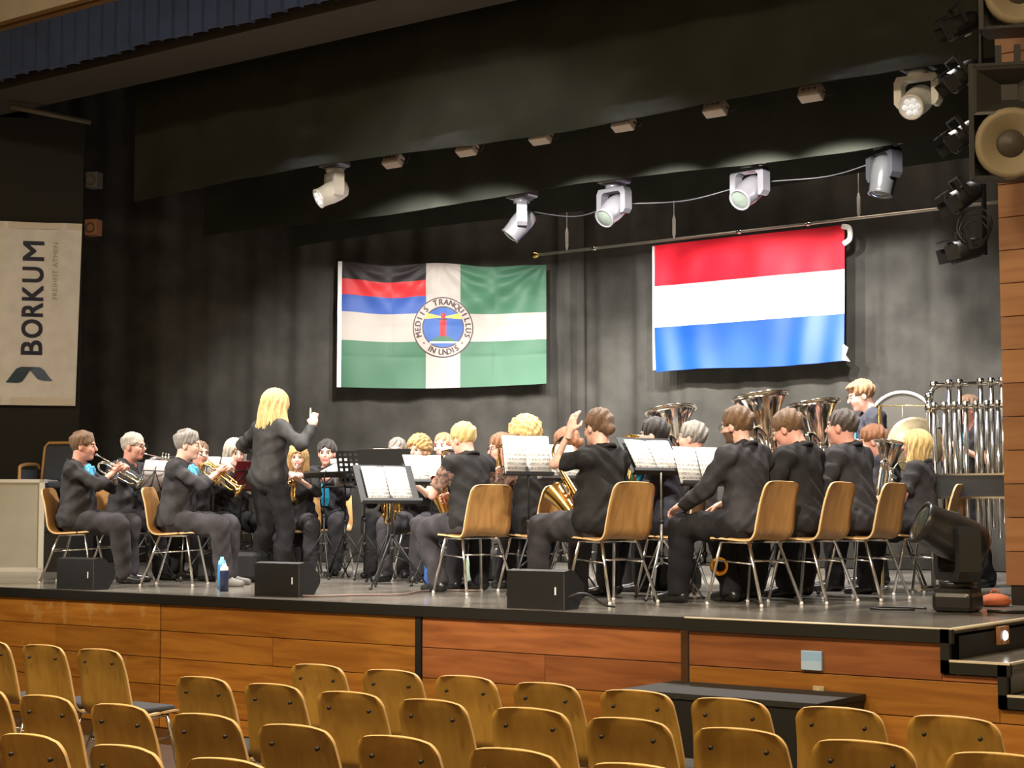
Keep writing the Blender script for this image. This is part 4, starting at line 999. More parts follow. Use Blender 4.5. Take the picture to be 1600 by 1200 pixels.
for x, lab in ((-10.6, 'faint small flood light, leftmost under the front border'), (-9.69, 'small flood light half hidden by the border, second from left'), (-8.84, 'small square flood light, third from left under the front border'), (-7.95, 'small square flood light near the middle of the front border'), (-7.03, 'small square flood light above the striped flag'), (-6.14, 'small square flood light nearest the white wash light')):
    t = thing('flood_light_fixture', lab, 'stage light', (x, 12.30, 5.02)); Mx = Matrix.Rotation(math.radians(-28), 4, 'X')
    b = MB(); b.box((-.10, -.05, -.06), (.10, .05, .05), M=Mx, bev=.012); b.build('housing', FLB, t)
    b = MB(); b.box((-.085, -.054, -.045), (.085, -.05, .038), M=Mx); b.build('front_plate', mat('flood_plate', (.68, .58, .5), .4), t)
    for dx in (-.05, 0, .05):
        b = MB(); b.lathe([(.017, 0), (.014, .008), (0, .009)], 9, 0, Mx @ Matrix.Translation((dx, -.054, -.005)) @ Matrix.Rotation(math.pi/2, 4, 'X')); b.build('lamp', mat('dark_reflector', (.2, .15, .12), .3), t)
    b = MB(); b.box((-.02, .03, .04), (.02, .06, .25)); b.build('bracket', BLK, t)
    b = MB(); b.tube(smooth_path([(.1, 0, .0), (.17, 0, -.04), (.2, 0, .1), (.14, 0, .4)], 5), .006, 5); b.build('cable', BLK, t)
# cable swag behind the rear lights
b = MB(); b.tube(smooth_path([(-10.2, 13.95, 4.72), (-9.6, 13.95, 4.60), (-9.07, 13.95, 4.66), (-8.3, 13.95, 4.62), (-7.56, 13.95, 4.7), (-6.8, 13.95, 4.68), (-6.22, 13.95, 4.78)], 6), .006, 6); tag(b.build('power_cable', mat('purple_grey_cable', (.02, .018, .02), .6)), 'long dark cable looped between the four hanging moving lights', 'cable')
# small lanterns on the side of the right column
pipe = MB(); pipe.tube([(-4.36, 11.36, 3.42), (-4.36, 11.36, 6.6)], .02, 8); tag(pipe.build('side_pipe', BLK), 'vertical black pipe holding small lanterns beside the wooden column', 'pipe')
def lantern(x, y, z, yaw, tilt, label, tagc=True, s=1.0):
    t = thing('stage_lantern', label, 'stage light', M=Matrix.Translation((x, y, z)) @ Matrix.Rotation(math.radians(yaw), 4, 'Z') @ Matrix.Rotation(math.radians(tilt), 4, 'X') @ Matrix.Scale(s, 4))
    b = MB(); b.lathe([(0, -.12), (.06, -.12), (.075, -.08), (.08, .06), (.085, .12), (.07, .12), (.065, .05), (0, .04)], 14, 0, Matrix.Rotation(-math.pi/2, 4, 'X')); b.build('barrel', BLKP, t)
    b = MB(); b.box((-.11, -.015, -.01), (-.09, .015, .15)); b.box((.09, -.015, -.01), (.11, .015, .15)); b.box((-.11, -.015, .14), (.11, .015, .155)); b.build('bracket', BLK, t)
    for q in ((-.1, .1, 0), (.1, .1, 0), (0, .1, .1)): b = MB(); b.box((q[0]-.05*(q[0] == 0)-.004, .09, q[2]-.05*(q[2] == 0)-.004), (q[0]+.05*(q[0] == 0)+.004, .19, q[2]+.05*(q[2] == 0)+.004)); b.build('barn_door', BLK, t)
    if tagc:
        b = MB(); b.box((.078, -.06, -.02), (.084, -.01, .02)); b.box((.03, -.06, -.082), (.09, -.02, -.076)); b.build('sticker', WHITEP, t); b = MB(); b.box((.078, 0, -.018), (.084, .035, .018)); b.build('green_sticker', mat('green_dot', (.05, .28, .08), .5), t)
for z, l, st in ((5.42, 'black lantern with white and green stickers, topmost beside the column', True), (5.06, 'black lantern with a white sticker, second from the top beside the column', True), (4.70, 'black lantern with a pale lens beside the large loudspeaker', True), (4.27, 'black lantern with stickers level with the loudspeaker cone', True), (3.84, 'black lantern just under the end of the flag pole', False), (3.46, 'lowest black lantern with cable loops beside the wooden column', False)):
    lantern(-4.47, 11.30, z, 130, -25+random.uniform(-12, 12), l, st, .95)
b = MB()
for k in range(3): b.tube(arc((-4.4, 11.28, 3.56+.03*k), .10+.015*k, 0, 2*math.pi, 14, (.9, .2, 0), (0, .2, 1)), .007, 5)
tag(b.build('cable_loop', BLK), 'coiled black cable hanging on the lowest lantern', 'cable')
# loudspeakers in front of the column
CONE = mat('paper_cone', (.27, .22, .14), .6); CONED = mat('dust_cap', (.06, .05, .04), .5)
def pa(M, label, w_, h_, d_, horn):
    t = thing('loudspeaker', label, 'loudspeaker', M=M)
    b = MB(); b.prism([(-w_/2, .14), (w_/2, .14), (w_*.36, d_), (-w_*.36, d_)], 0, h_, 2); b.box((-w_/2, 0, 0), (w_/2, .141, .02)); b.box((-w_/2, 0, h_-.02), (w_/2, .141, h_)); b.box((-w_/2, 0, 0), (-w_/2+.02, .141, h_)); b.box((w_/2-.02, 0, 0), (w_/2, .141, h_)); b.build('cabinet', BLKP, t)
    b = MB(); b.box((-w_/2-.01, -.012, 0), (-w_/2+.02, .02, h_)); b.box((w_/2-.02, -.012, 0), (w_/2+.01, .02, h_)); b.build('edge_rail', BLK, t)
    R = Matrix.Rotation(math.pi/2, 4, 'X'); c = Matrix.Translation((0, -.004, h_*(.30 if horn else .45))) @ R; r = w_*.40
    b = MB(); b.lathe([(r*1.12, -.13), (r*1.14, .0), (r*1.05, .012), (r*.98, .016), (r*.9, .008), (r*.45, -.05), (r*.4, -.06)], 26, 0, c); b.build('cone', CONE, t)
    b = MB(); b.lathe([(r*.46, -.05), (r*.35, -.022), (0, -.012)], 20, 0, c); b.build('dust_cap', CONED, t)
    if horn:
        b = MB(); z0, z1 = h_*.58, h_*.94; a = w_*.42; zc = (z0+z1)/2
        vs = [(-a, -.006, z0), (a, -.006, z0), (a, -.006, z1), (-a, -.006, z1), (-.05, .12, zc-.05), (.05, .12, zc-.05), (.05, .12, zc+.05), (-.05, .12, zc+.05), (-a-.02, -.012, z0-.02), (a+.02, -.012, z0-.02), (a+.02, -.012, z1+.02), (-a-.02, -.012, z1+.02)]
        b.add(vs, [(0, 1, 5, 4), (1, 2, 6, 5), (2, 3, 7, 6), (3, 0, 4, 7), (4, 5, 6, 7), (8, 9, 1, 0), (9, 10, 2, 1), (10, 11, 3, 2), (11, 8, 0, 3)]); b.build('horn', mat('grey_horn', (.035, .033, .03), .4), t)
    b = MB(); b.box((-.08, d_*.5-.02, h_), (-.04, d_*.5+.02, h_+.14)); b.box((.04, d_*.5-.02, h_), (.08, d_*.5+.02, h_+.14)); b.build('hanging_bracket', BLK, t)
pa(Matrix.Translation((-3.86, 10.55, 3.78)) @ Matrix.Rotation(math.radians(24), 4, 'Z') @ Matrix.Rotation(math.radians(6), 4, 'X'), 'large black loudspeaker with horn and paper cone in front of the wooden column', .50, .74, .42, True)
pa(Matrix.Translation((-3.78, 10.55, 4.75)) @ Matrix.Rotation(math.radians(24), 4, 'Z') @ Matrix.Rotation(math.radians(6), 4, 'X'), 'black loudspeaker with a cone cropped by the top right corner', .5, .55, .42, False)
# two little boxes on the edge of the left wall
def edge_box(z, label, face, s):
    e = PL+dl*.02+nl*-.06; t = thing('wall_loudspeaker', label, 'loudspeaker', M=Matrix.Translation((e.x, e.y, z)) @ Matrix.Rotation(math.radians(20), 4, 'Z') @ Matrix.Scale(s, 4))
    b = MB(); b.box((0, 0, -.12), (.2, .18, .12), bev=.012); b.build('cabinet', face, t)
    b = MB(); b.lathe([(.075, 0), (.08, .01), (.07, .012), (.03, -.02), (0, -.015)], 18, 0, Matrix.Translation((.10, -.002, -.01)) @ Matrix.Rotation(math.pi/2, 4, 'X')); b.build('cone', CONED, t)
    b = MB(); b.box((-.03, .06, -.02), (.0, .1, .02)); b.build('bracket', BLK, t)
edge_box(4.82, 'small wood-coloured loudspeaker on the edge of the black wall above the banner', mat('tan_cabinet', (.30, .13, .06), .6), .75)
edge_box(5.36, 'small grey box lamp on the edge of the black wall near the soffit', mat('dim_grey_box', (.09, .085, .075), .6), .75)
# monitor wedges along the stage edge
def wedge(x, y, label, rz=0):
    t = thing('stage_monitor', label, 'loudspeaker', (x, y, HS), rz)
    prof = [(0, 0), (0, .245), (.06, .255), (.11, .25), (.225, .155), (.225, .10), (.15, 0)]
    b = MB(); b.prism(prof, 0, .46, 0); b.build('cabinet', BLKP, t)
    b = MB(); b.box((.455, -.004, .004), (.462, .0, .235)); b.build('edge_strip', mat('dark_grey_strip', (.05, .05, .05), .5), t)
    b = MB(); b.box((.385, -.004, .095), (.395, .001, .145)); b.build('badge', mat('white_badge', (.8, .8, .8), .5), t)
    b = MB(); Mg = Matrix.Translation((0, .115, .250)) @ Matrix.Rotation(math.radians(-38), 4, 'X'); b.box((.03, 0, 0), (.43, .14, .006), M=Mg); b.build('grille', BLK, t)
wedge(-11.31, 8.95, 'black stage monitor wedge at the stage edge, leftmost of three'); wedge(-9.19, 9.10, 'black stage monitor wedge at the stage edge in front of the conductor'); wedge(-6.72, 8.96, 'black stage monitor wedge at the stage edge, rightmost of three, below the seated saxophonist')
b = MB(); b.tube(smooth_path([(-8.82, 9.12, HS+.012), (-8.6, 9.2, HS+.012), (-8.5, 9.5, HS+.012), (-8.3, 9.75, HS+.012), (-8.5, 10.3, HS+.012), (-8.2, 10.6, HS+.012)], 8), .007, 5); tag(b.build('floor_cable', mat('pale_cable', (.25, .17, .13), .6)), 'thin cable snaking over the stage floor from the middle monitor', 'cable')
b = MB(); b.tube(smooth_path([(-6.32, 9.0, HS+.03), (-6.25, 9.02, HS+.09), (-6.18, 9.10, HS+.10), (-6.12, 9.2, HS+.03), (-6.1, 9.3, HS+.012)], 6), .007, 5); tag(b.build('monitor_cable', BLK), 'short black cable arching from the rightmost monitor', 'cable')
# floor moving head at the right
moving_head(Matrix.Translation((-4.20, 10.36, HS)) @ Matrix.Rotation(math.radians(4), 4, 'Z'), 'large black moving light standing on the stage floor near the wooden column', 53, 66, MHK, LENSD, 1.28, up=True, headm=MHK)
b = MB(); b.tube(smooth_path([(-4.42, 10.2, HS+.01), (-4.6, 10.1, HS+.012), (-4.72, 10.2, HS+.012), (-4.6, 10.36, HS+.012), (-4.4, 10.33, HS+.012)], 6), .008, 5); b.tube(smooth_path([(-3.98, 10.3, HS+.012), (-3.85, 10.25, HS+.014), (-3.75, 10.4, HS+.012), (-3.65, 10.5, HS+.012)], 6), .012, 5); tag(b.build('light_cable', BLK), 'black cable curled around the foot of the floor moving light', 'cable')
# cabinet and armchair at the left
CASEM = mat('pale_grey_case', (.50, .47, .38), .6, noise=.06, nscale=5); ALU = mat('pale_case_edge', (.82, .78, .68), .4)
ca = thing('flight_case', 'tall pale grey case with light edges standing at the far left', 'case', (-15.0, 10.95, HS), math.radians(36.7))
b = MB(); b.box((-1.1, 0, .03), (.56, .5, .93)); b.build('body', [CASEM], ca)
b = MB(); b.box((.55, -.012, .03), (.60, .03, .96)); b.box((-1.1, -.012, .925), (.60, .52, .96)); b.box((-1.1, -.008, .0), (.60, .02, .04)); b.build('edging', ALU, ca)
b = MB(); b.box((.58, .02, .03), (.60, .52, .925)); b.build('end_panel', mat('dark_end_panel', (.03, .03, .035), .6), ca)
b = MB(); b.box((.60, .10, .40), (.625, .17, .50)); b.build('latch', CHROME, ca)
for x in (-.9, .45): b = MB(); b.tube([(x, .1, .03), (x, .14, .03)], .03, 10); b.build('castor', BLK, ca)
ac = thing('armchair', 'armchair with blue-grey upholstered back and wooden frame behind the pale case', 'chair', (-14.76, 11.60, HS+.45), math.radians(-150))
UPH = mat('blue_grey_upholstery', (.055, .065, .09), .9, bump=.2, bscale=150); WFR = wood('armchair_beech', (.58, .34, .14), (.42, .22, .08), 2)
Mk = Matrix.Translation((0, -.24, .44)) @ Matrix.Rotation(math.radians(12), 4, 'X')
b = MB(); b.box((-.21, -.03, .06), (.21, .02, .46), M=Mk, bev=.02); b.build('back_pad', UPH, ac)
b = MB(); b.tube([Mk @ Vector(p) for p in ((-.225, 0, -.05), (-.225, 0, .44), (-.19, 0, .49), (.19, 0, .49), (.225, 0, .44), (.225, 0, -.05))], .018, 8); b.build('back_frame', WFR, ac)
b = MB(); b.box((-.24, -.24, .42), (.24, .26, .49), bev=.02); b.build('seat', UPH, ac)
for sx in (1, -1):
    b = MB(); b.tube(smooth_path([(sx*.27, .24, .0), (sx*.27, .24, .56), (sx*.27, .18, .66), (sx*.27, -.2, .68), (sx*.27, -.29, .64)], 4), .018, 8); b.build('armrest', WFR, ac)
    b = MB(); b.tube([(sx*.24, -.24, .44), (sx*.25, -.32, .0)], .018, 8); b.build('leg', WFR, ac)
    b = MB(); b.box((sx*.262, -.2, .46), (sx*.278, .2, .62)); b.build('side_panel', UPH, ac)
rp = thing('riser', 'low black riser under the armchair behind the pale case', 'riser', (-14.76, 11.60, HS), math.radians(30))
b = MB(); b.box((-.34, -.34, .0), (.34, .34, .41), bev=.006); b.build('body', LIPM, rp); b = MB(); b.box((-.35, -.35, .41), (.35, .35, .45), bev=.004); b.build('top_board', LIPM, rp)
# black platform in front of the stage
bx = thing('black_box', 'black rectangular platform box standing against the stage front', 'box', (-5.33, 8.20, 0))
b = MB(); b.box((0, 0, 0), (1.22, .58, .60), bev=.006); b.build('body', LIPM, bx); b = MB(); b.box((-.008, -.008, .60), (1.228, .585, .635), bev=.004); b.build('lid', mat('black_grip_top', (.02, .02, .019), .75, bump=.3, bscale=90), bx)
# blue plate and socket on the stage front
t = thing('blue_wall_plate', 'pale blue plate mounted on the reddish stage front', 'plate', (-4.43, YR-.012, .80)); b = MB(); b.box((-.065, -.014, -.055), (.065, .004, .055), bev=.004); b.build('plate', mat('pale_blue_plate', (.36, .60, .95), .35), t); b = MB(); b.box((-.062, -.0155, -.052), (.062, -.0135, -.005), bev=.0005); b.build('flap', mat('paler_blue_flap', (.5, .7, .97), .35), t)
t = thing('wall_socket', 'small cream socket low on the stage front above the black box', 'socket', (-4.39, YR-.012, .635)); b = MB(); b.box((-.035, -.012, -.025), (.035, .004, .025), bev=.004); b.build('plate', mat('cream_socket', (.5, .42, .26), .5), t); b = MB(); b.box((-.015, -.016, -.012), (.015, -.011, .012), bev=.002); b.build('cover', mat('cream_cover', (.58, .5, .32), .5), t)
# step light seen in the stairs
t = thing('step_light', 'bright little lamp on the side of the stage stairs at the right edge', 'lamp', (-3.50, 9.46, HS-.07)); b = MB(); b.box((-.085, -.07, -.05), (-.06, .07, .05)); b.build('housing', COLW, t); b = MB(); b.lathe([(.028, 0), (.022, .012), (0, .016)], 10, 0, Matrix.Translation((-.06, 0, 0)) @ Matrix.Rotation(math.pi/2, 4, 'Y')); b.build('lamp', mat('step_lamp_glow', (1, 1, 1), .3, emit=5), t)
# ------------------------------------------------------------------ the band
def mo(dx, dy, dz): return lambda m, hc, Rh: m+Rh@V3(dx, dy, dz)
TR = dict(handR=mo(.05, .215, -.115), handL=mo(-.035, .20, -.13), hr=dict(f=(-.75, .55, .35), p=(-.6, -.1, -.8), c=42), hl=dict(f=(.55, .7, .45), p=(.9, .0, -.1), c=62), poleR=(.7, -.1, -.7), poleL=(-.7, -.1, -.7))
SX = dict(handL=mo(-.06, .20, -.18), handR=mo(.10, .16, -.36), hl=dict(f=(.7, .7, .1), p=(.7, -.5, 0), c=55), hr=dict(f=(-.5, .85, .1), p=(-.8, 0, -.2), c=55))
TU = dict(handL=(-.20, .30, .80), handR=(.10, .27, .82), hl=dict(f=(.5, .6, .3), p=(.8, .3, 0), c=35), hr=dict(f=(-.6, .5, -.3), p=(-.2, .3, -.9), c=45))
LP = dict(hl=dict(f=(.15, .9, -.35), p=(0, 0, -1), c=22), hr=dict(f=(-.15, .9, -.35), p=(0, 0, -1), c=22))
BR = (.15, .075, .03); DK = (.016, .011, .009); GR = (.25, .225, .20); WHI = (.52, .47, .40); BL = (.72, .50, .20); DB = (.55, .34, .12); RB = (.26, .10, .035); LB = (.17, .088, .036)
person('P1', 'seated cornet player with short brown hair at far left, blue flower on black shirt', (-12.03, 9.79), 33, lean=-1, s=1.0, head=(4, 4, 0), hair='short', haircol=LB, skin=1, shirt='charcoal', sleeve='three', corsage=.11, trousers='grey', female=True, belly=.12, **TR)
person('P2', 'seated red-faced man with glasses and white hair, second from the left', (-12.38, 10.66), 16, lean=2, s=1.05, head=(2, 2, 0), hair='crop', haircol=WHI, skin=1, shirt='charcoal', glasses=True, belly=.1, **TR)
person('P3', 'seated flugelhorn player with short grey hair and blue flower, left of the conductor', (-10.86, 9.95), 31, lean=4, s=.99, head=(2, 6, 0), hair='short', haircol=GR, skin=0, shirt='charcoal', sleeve='three', corsage=.11, trousers='grey', female=True, shoe=SHOEG, belly=.06, **TR)
person('P4', 'player half hidden behind the grey-haired flugelhorn player', (-11.90, 11.05), -18, lean=4, s=.95, head=(0, 2, 0), hair='crop', haircol=LB, skin=1, shirt='black', **TR)
person('P5', 'white-haired player with a red folder, partly behind the conductor', (-11.98, 11.58), -22, lean=4, s=.99, head=(0, 10, 0), hair='bob', haircol=WHI, skin=0, shirt='black', sleeve='three', female=True, **TR)
person('CON', 'standing conductor seen from behind with long blonde hair and black blazer, right hand raised', (-10.94, 11.08), 84, stand=True, lean=2, s=1.0, head=(6, 6, 0), hair='long', haircol=BL, shirt='jacket', female=True, feet=[(.10, .05), (-.14, -.05)],
       handR=(.37, .20, 1.40), hr=dict(f=(-.05, .1, 1), p=(-.6, .8, 0), c=60), handL=(-.30, .22, 1.14), hl=dict(f=(.5, .7, .2), p=(0, .3, -.9), c=30), poleR=(.7, -.2, -.7), poleL=(-.95, -.35, -.2), point='R', group='conductor')
person('P6', 'fair-haired player peeping out under the conductor\'s raised arm', (-11.50, 11.95), -50, lean=5, s=.93, head=(0, 8, 0), hair='bob', haircol=DB, skin=0, shirt='black', female=True, sleeve='three', trousers='grey', **TR)
person('P7', 'dark-haired young player facing the audience right of the conductor, blue neckerchief', (-11.75, 12.63), -58, lean=3, s=1.02, head=(0, 4, 0), hair='short', haircol=DK, skin=1, shirt='charcoal', tie=True, trousers='grey', **SX)
person('P8', 'grey-haired player mostly hidden behind dark music stand desks', (-10.79, 12.60), -62, lean=3, s=1.02, head=(0, 4, 0), hair='crop', haircol=GR, skin=1, shirt='black', **TU)
person('P9', 'curly blonde player with bare arms behind a white music sheet', (-9.97, 11.95), -78, lean=5, s=.98, head=(-8, 4, 0), hair='curly', haircol=DB, skin=0, shirt='black', sleeve='half', female=True, trousers='grey', **SX)
person('P10', 'bearded dark-haired man sitting tallest in the back row', (-11.00, 13.57), -72, lean=2, s=1.13, head=(-4, 0, 0), hair='crop', haircol=RB, skin=1, shirt='charcoal', beard=(.10, .05, .03), **LP)
person('P11', 'blonde saxophonist with lace sleeves seen from behind, left of centre', (-8.22, 10.38), 163, lean=5, s=.99, head=(10, 12, 0), hair='short', haircol=BL, skin=1, shirt='black', sleeve='half', female=True, lace=True, trousers='grey', feet=[(.18, .50), (-.10, .30)], **SX)
person('P12', 'curly blonde player in a lace blouse, back turned, behind the double music sheet', (-8.01, 10.91), 172, lean=4, s=1.06, head=(8, 12, 0), hair='curly', haircol=BL, skin=0, shirt='black', female=True, lace=True, **SX)
person('P13', 'red-faced trumpet player with glasses and blue neckerchief facing left', (-8.89, 11.76), 232, lean=5, s=.97, head=(0, 10, 0), hair='short', haircol=RB, skin=1, shirt='black', glasses=True, tie=True, **TR)
person('P15', 'brown-haired player with a bun bent behind a music sheet', (-8.05, 11.55), 185, lean=8, s=1.0, head=(0, 18, 0), hair='bun', haircol=RB, skin=0, shirt='black', female=True, **SX)
person('P16', 'seated woman in black with brown bun, left hand held to her head', (-6.65, 9.93), 166, lean=-2, twist=8, s=1.02, head=(-6, 6, 4), hair='bun', haircol=BR, skin=0, shirt='black', sleeve='half', female=True, belly=.2, trousers='grey',
       handL=mo(-.16, .0, .04), hl=dict(f=(.25, -.1, 1), p=(.95, 0, 0), c=18), poleL=(-.3, 1, -.6), handR=(.16, .30, .74), hr=dict(f=(-.6, .6, .2), p=(-.5, 0, -.8), c=40), feet=[(.20, .46), (-.16, .50)])
person('P17', 'dark-haired horn player with blue flower behind the long music stand', (-6.76, 10.85), 196, lean=5, s=1.0, head=(0, 6, 0), hair='short', haircol=DK, skin=0, shirt='navy', corsage=-.09, female=True, **TU)
person('P18', 'grey-haired man with glasses playing the left tuba', (-6.84, 11.54), 192, lean=2, s=1.0, head=(0, 0, 0), hair='short', haircol=GR, skin=1, shirt='charcoal', glasses=True, **TU)
person('P19', 'seated bearded man in a charcoal shirt with his hand resting on his knee', (-5.72, 10.25), 172, lean=3, s=1.02, head=(6, 6, 0), hair='short', haircol=LB, skin=0, shirt='charcoal', glasses=True, beard=(.16, .08, .035), handL=(-.17, .42, .66), handR=(.15, .34, .66), feet=[(.2, .30), (-.15, .48)], **LP)
person('P20', 'seated man with short curly hair, back turned, right of the bearded man', (-5.60, 10.77), 178, lean=2, s=1.03, head=(4, 22, 0), hair='short', haircol=LB, skin=1, shirt='black', belly=.08, **TU)
person('P21', 'broad-backed balding man in a dark shirt playing tuba at right', (-5.47, 11.37), 178, lean=3, s=1.06, head=(4, 0, 0), hair='crop', haircol=(.07, .05, .04), skin=1, shirt='charcoal', belly=.16, **TU)
person('P22', 'standing young percussionist with glasses and short ginger hair at the back right', (-6.33, 13.54), 218, stand=True, lean=3, s=1.03, head=(0, 16, 0), hair='side', haircol=(.26, .12, .045), skin=0, shirt='navy', glasses=True, tie=True, handR=(.2, .35, 1.05), handL=(-.2, .36, 1.05), hr=dict(f=(0, 1, -.2), p=(0, 0, -1), c=60), hl=dict(f=(0, 1, -.2), p=(0, 0, -1), c=60), group='percussionists')
person('P23', 'brown-haired player whose head shows beside the balding man\'s shoulder', (-5.78, 12.57), 200, lean=6, s=.99, head=(0, 14, 0), hair='short', haircol=RB, skin=1, shirt='navy', sleeve='half', **TU)
person('P24', 'blonde woman with blue neckerchief playing a silver horn at far right', (-5.26, 12.21), 186, lean=-3, s=.88, head=(0, -4, 0), hair='bob', haircol=BL, skin=1, shirt='charcoal', sleeve='half', female=True, belly=.15, tie=True, **TU)
person('PB', 'percussionist in black standing behind the tubular bells', (-5.42, 13.66), 232, stand=True, lean=3, s=.93, head=(0, 8, 0), hair='short', haircol=LB, skin=1, shirt='black', sleeve='half', tie=True, female=True, handR=(.15, .30, 1.32), handL=(-.18, .30, 1.25), group='percussionists')
# ------------------------------------------------------------------ a chair under everyone seated
CH = dict(P1='under the cornet player at far left', P2='under the man with white hair', P3='under the grey-haired flugelhorn player', P4='under the half-hidden player at left', P5='under the white-haired player', P6='under the player behind the conductor', P7='under the dark-haired young player', P8='under the grey-haired player in the back row', P9='under the curly blonde player with bare arms', P10='under the tallest man in the back row',
    P11='behind the blonde saxophonist with lace sleeves', P12='behind the curly blonde in the lace blouse', P13='under the red-faced trumpet player', P15='under the brown-haired player with a bun', P16='behind the woman holding her head', P17='behind the dark-haired horn player', P18='under the man playing the left tuba', P19='behind the bearded man, rightmost one seen full', P20='behind the man with short curly hair', P21='behind the broad balding man', P23='under the player beside the balding man', P24='behind the blonde woman at far right')
for k, txt in CH.items():
    pe = PEOPLE[k]; x, y = pe['xy']; rz = pe['rz']; off = {'P16': -.09, 'P21': -.08, 'P1': -.01, 'P2': -.03, 'P20': -.06, 'P24': -.08, 'P3': 0.01, 'P11': -.02, 'P19': -.03}.get(k, -.02)
    dzc = (pe['hip'][2]-.545)
    chair((x-math.sin(rz)*off, y+math.cos(rz)*off, HS), rz, 'light wooden shell chair with chrome legs '+txt, group='chairs on the stage')
# ------------------------------------------------------------------ instruments
trumpet('P1', 'silver cornet held by the player at far left', SILVER, 26, name='cornet')
trumpet('P2', 'silver trumpet played by the man with white hair', SILVER, 10)
trumpet('P3', 'golden flugelhorn pointing down, played by the grey-haired woman', GOLD, 34, big=1.25, name='flugelhorn')
trumpet('P4', 'brass trumpet of the half-hidden player at left', GOLD, 20)
trumpet('P5', 'silver trumpet of the white-haired player', SILVER, 30)
trumpet('P6', 'golden trumpet in front of the player under the conductor\'s arm', GOLD, 40, big=1.1)
trumpet('P13', 'silver trumpet of the red-faced player with glasses', SILVER, 24)
def person_frame(key): return PEOPLE[key]['M']
def sax_for(key, label, L, k, lean_x=12, tilt=0, name='saxophone'):
    pe = PEOPLE[key]; m = pe['mouth']; M = pe['M'] @ Matrix.Translation(Vector(map(float, m))+Vector((0, .005, 0))) @ Matrix.Rotation(math.radians(tilt), 4, 'X') @ Matrix.Rotation(math.radians(-lean_x), 4, 'Y')
    return sax(label, M, L, k, name)
sax_for('P11', 'golden alto saxophone held by the blonde woman in lace sleeves', .50, .85, 8, -8)
sax_for('P9', 'golden alto saxophone of the curly blonde with bare arms', .5, .85, 10)
sax_for('P12', 'golden alto saxophone of the curly blonde in the lace blouse', .5, .9, 10)
sax_for('P15', 'golden alto saxophone of the brown-haired player with a bun', .5, .9, 10)
# tenor in front of the woman holding her head
Mt = PEOPLE['P16']['M'] @ Matrix.Translation((-.02, .36, 1.17)) @ Matrix.Rotation(math.radians(-38), 4, 'X') @ Matrix.Rotation(math.radians(-4), 4, 'Y')
sax('golden tenor saxophone leaning in front of the woman holding her head', Mt, .50, 1.1, 'tenor_saxophone')
# long silver clarinet-like horn between the young player's knees
t = thing('silver_clarinet', 'silver conical clarinet pointing down between the young player\'s knees', 'clarinet', M=PEOPLE['P7']['M'] @ Matrix.Translation((.0, .17, 1.06)) @ Matrix.Rotation(math.radians(152), 4, 'X'))
b = MB(); b.tube([(0, 0, 0), (0, 0, .07)], [.006, .010], 10); b.build('mouthpiece', BLK, t)
b = MB(); b.tube([(0, 0, z) for z in (.07, .3, .5, .58, .62, .64)], [.012, .022, .03, .036, .044, .05], 14); b.build('body', SILVER, t)
b = MB()
for i in range(9): b.lathe([(0, 0), (.011, 0), (.011, .005), (0, .007)], 8, 0, Matrix.Translation((0, .018+.0017*i, .12+.045*i)) @ Matrix.Rotation(-math.pi/2, 4, 'X'))
b.build('keywork', SILVER, t)
def tuba_for(key, label, k=1.0, lean=8, roll=10, m=None, z=.56, y=.30, name='tuba', x=-.02):
    pe = PEOPLE[key]; M = pe['M'] @ Matrix.Translation((x, y, z)) @ Matrix.Rotation(math.radians(roll), 4, 'Y') @ Matrix.Rotation(math.radians(lean), 4, 'X')
    return tuba(label, M, k, m, name)
tuba_for('P18', 'silver tuba with its bell rising over the grey-haired man with glasses', .98, -10, 8, z=.60, y=.18, x=.16)
tuba_for('P20', 'silver tuba rising between the bearded man and the curly-haired man', .98, -10, 2, y=.27, z=.60, x=.10)
tuba_for('P21', 'silver tuba in front of the balding man', .95, -10, 2, y=.27, z=.60, x=.14)
tuba_for('P24', 'small silver baritone horn held by the blonde woman at far right', .62, 6, 12, z=.62, y=.28, name='baritone_horn')
tuba_for('P23', 'silver euphonium of the player beside the balding man', .66, 6, 10, z=.6, y=.28, name='euphonium')
tuba_for('P17', 'golden euphonium held by the dark-haired horn player', .66, 8, 10, GOLD, z=.6, y=.28, name='euphonium')
tuba_for('P8', 'golden french-horn-like euphonium of the grey-haired back row player', .66, 8, 10, GOLD, z=.56, y=.28, name='euphonium')
# ------------------------------------------------------------------ music stands: rz such that the desk looks at its player
def stand_for(x, y, face_deg, **k):
    """face_deg: direction (from +X) in which the music looks, i.e. towards the player"""
    return music_stand((x, y), math.radians(face_deg+90), **k)
stand_for(-11.80, 10.34, 200, h=0.80, tilt=14, label='black folding music stand seen from behind, in front of the white-haired man', sheets=('pale pair of music pages on the folding stand at left', 2), kind='wire', tube=BLK, Hh=.32, W=.44)
stand_for(-11.33, 10.69, 190, h=0.83, tilt=16, label='folding music stand behind the golden flugelhorn', sheets=('single music page behind the golden flugelhorn', 2), kind='wire', W=.42)
stand_for(-11.35, 11.05, 165, h=0.82, tilt=28, label='music stand holding a red folder beside the conductor', sheets=('music page in front of the red folder', 1), kind='wire', W=.26, folder=mat('red_folder', (.16, .01, .015), .5))
stand_for(-10.94, 11.73, 262, h=0.95, tilt=66, label='conductor\'s black music stand with the score lying nearly flat', sheets=('open white score on the conductor\'s stand', 2), W=.62, Hh=.42)
stand_for(-11.12, 12.22, 105, h=0.86, tilt=25, label='black folding stand behind the conductor\'s score, in front of the young player', sheets=('music seen from behind, in front of the young player', 1), kind='wire', W=.5)
stand_for(-10.57, 11.88, 115, h=0.90, tilt=22, label='perforated black music stand in the middle of the back row', kind='holes', W=.46, Hh=.30)
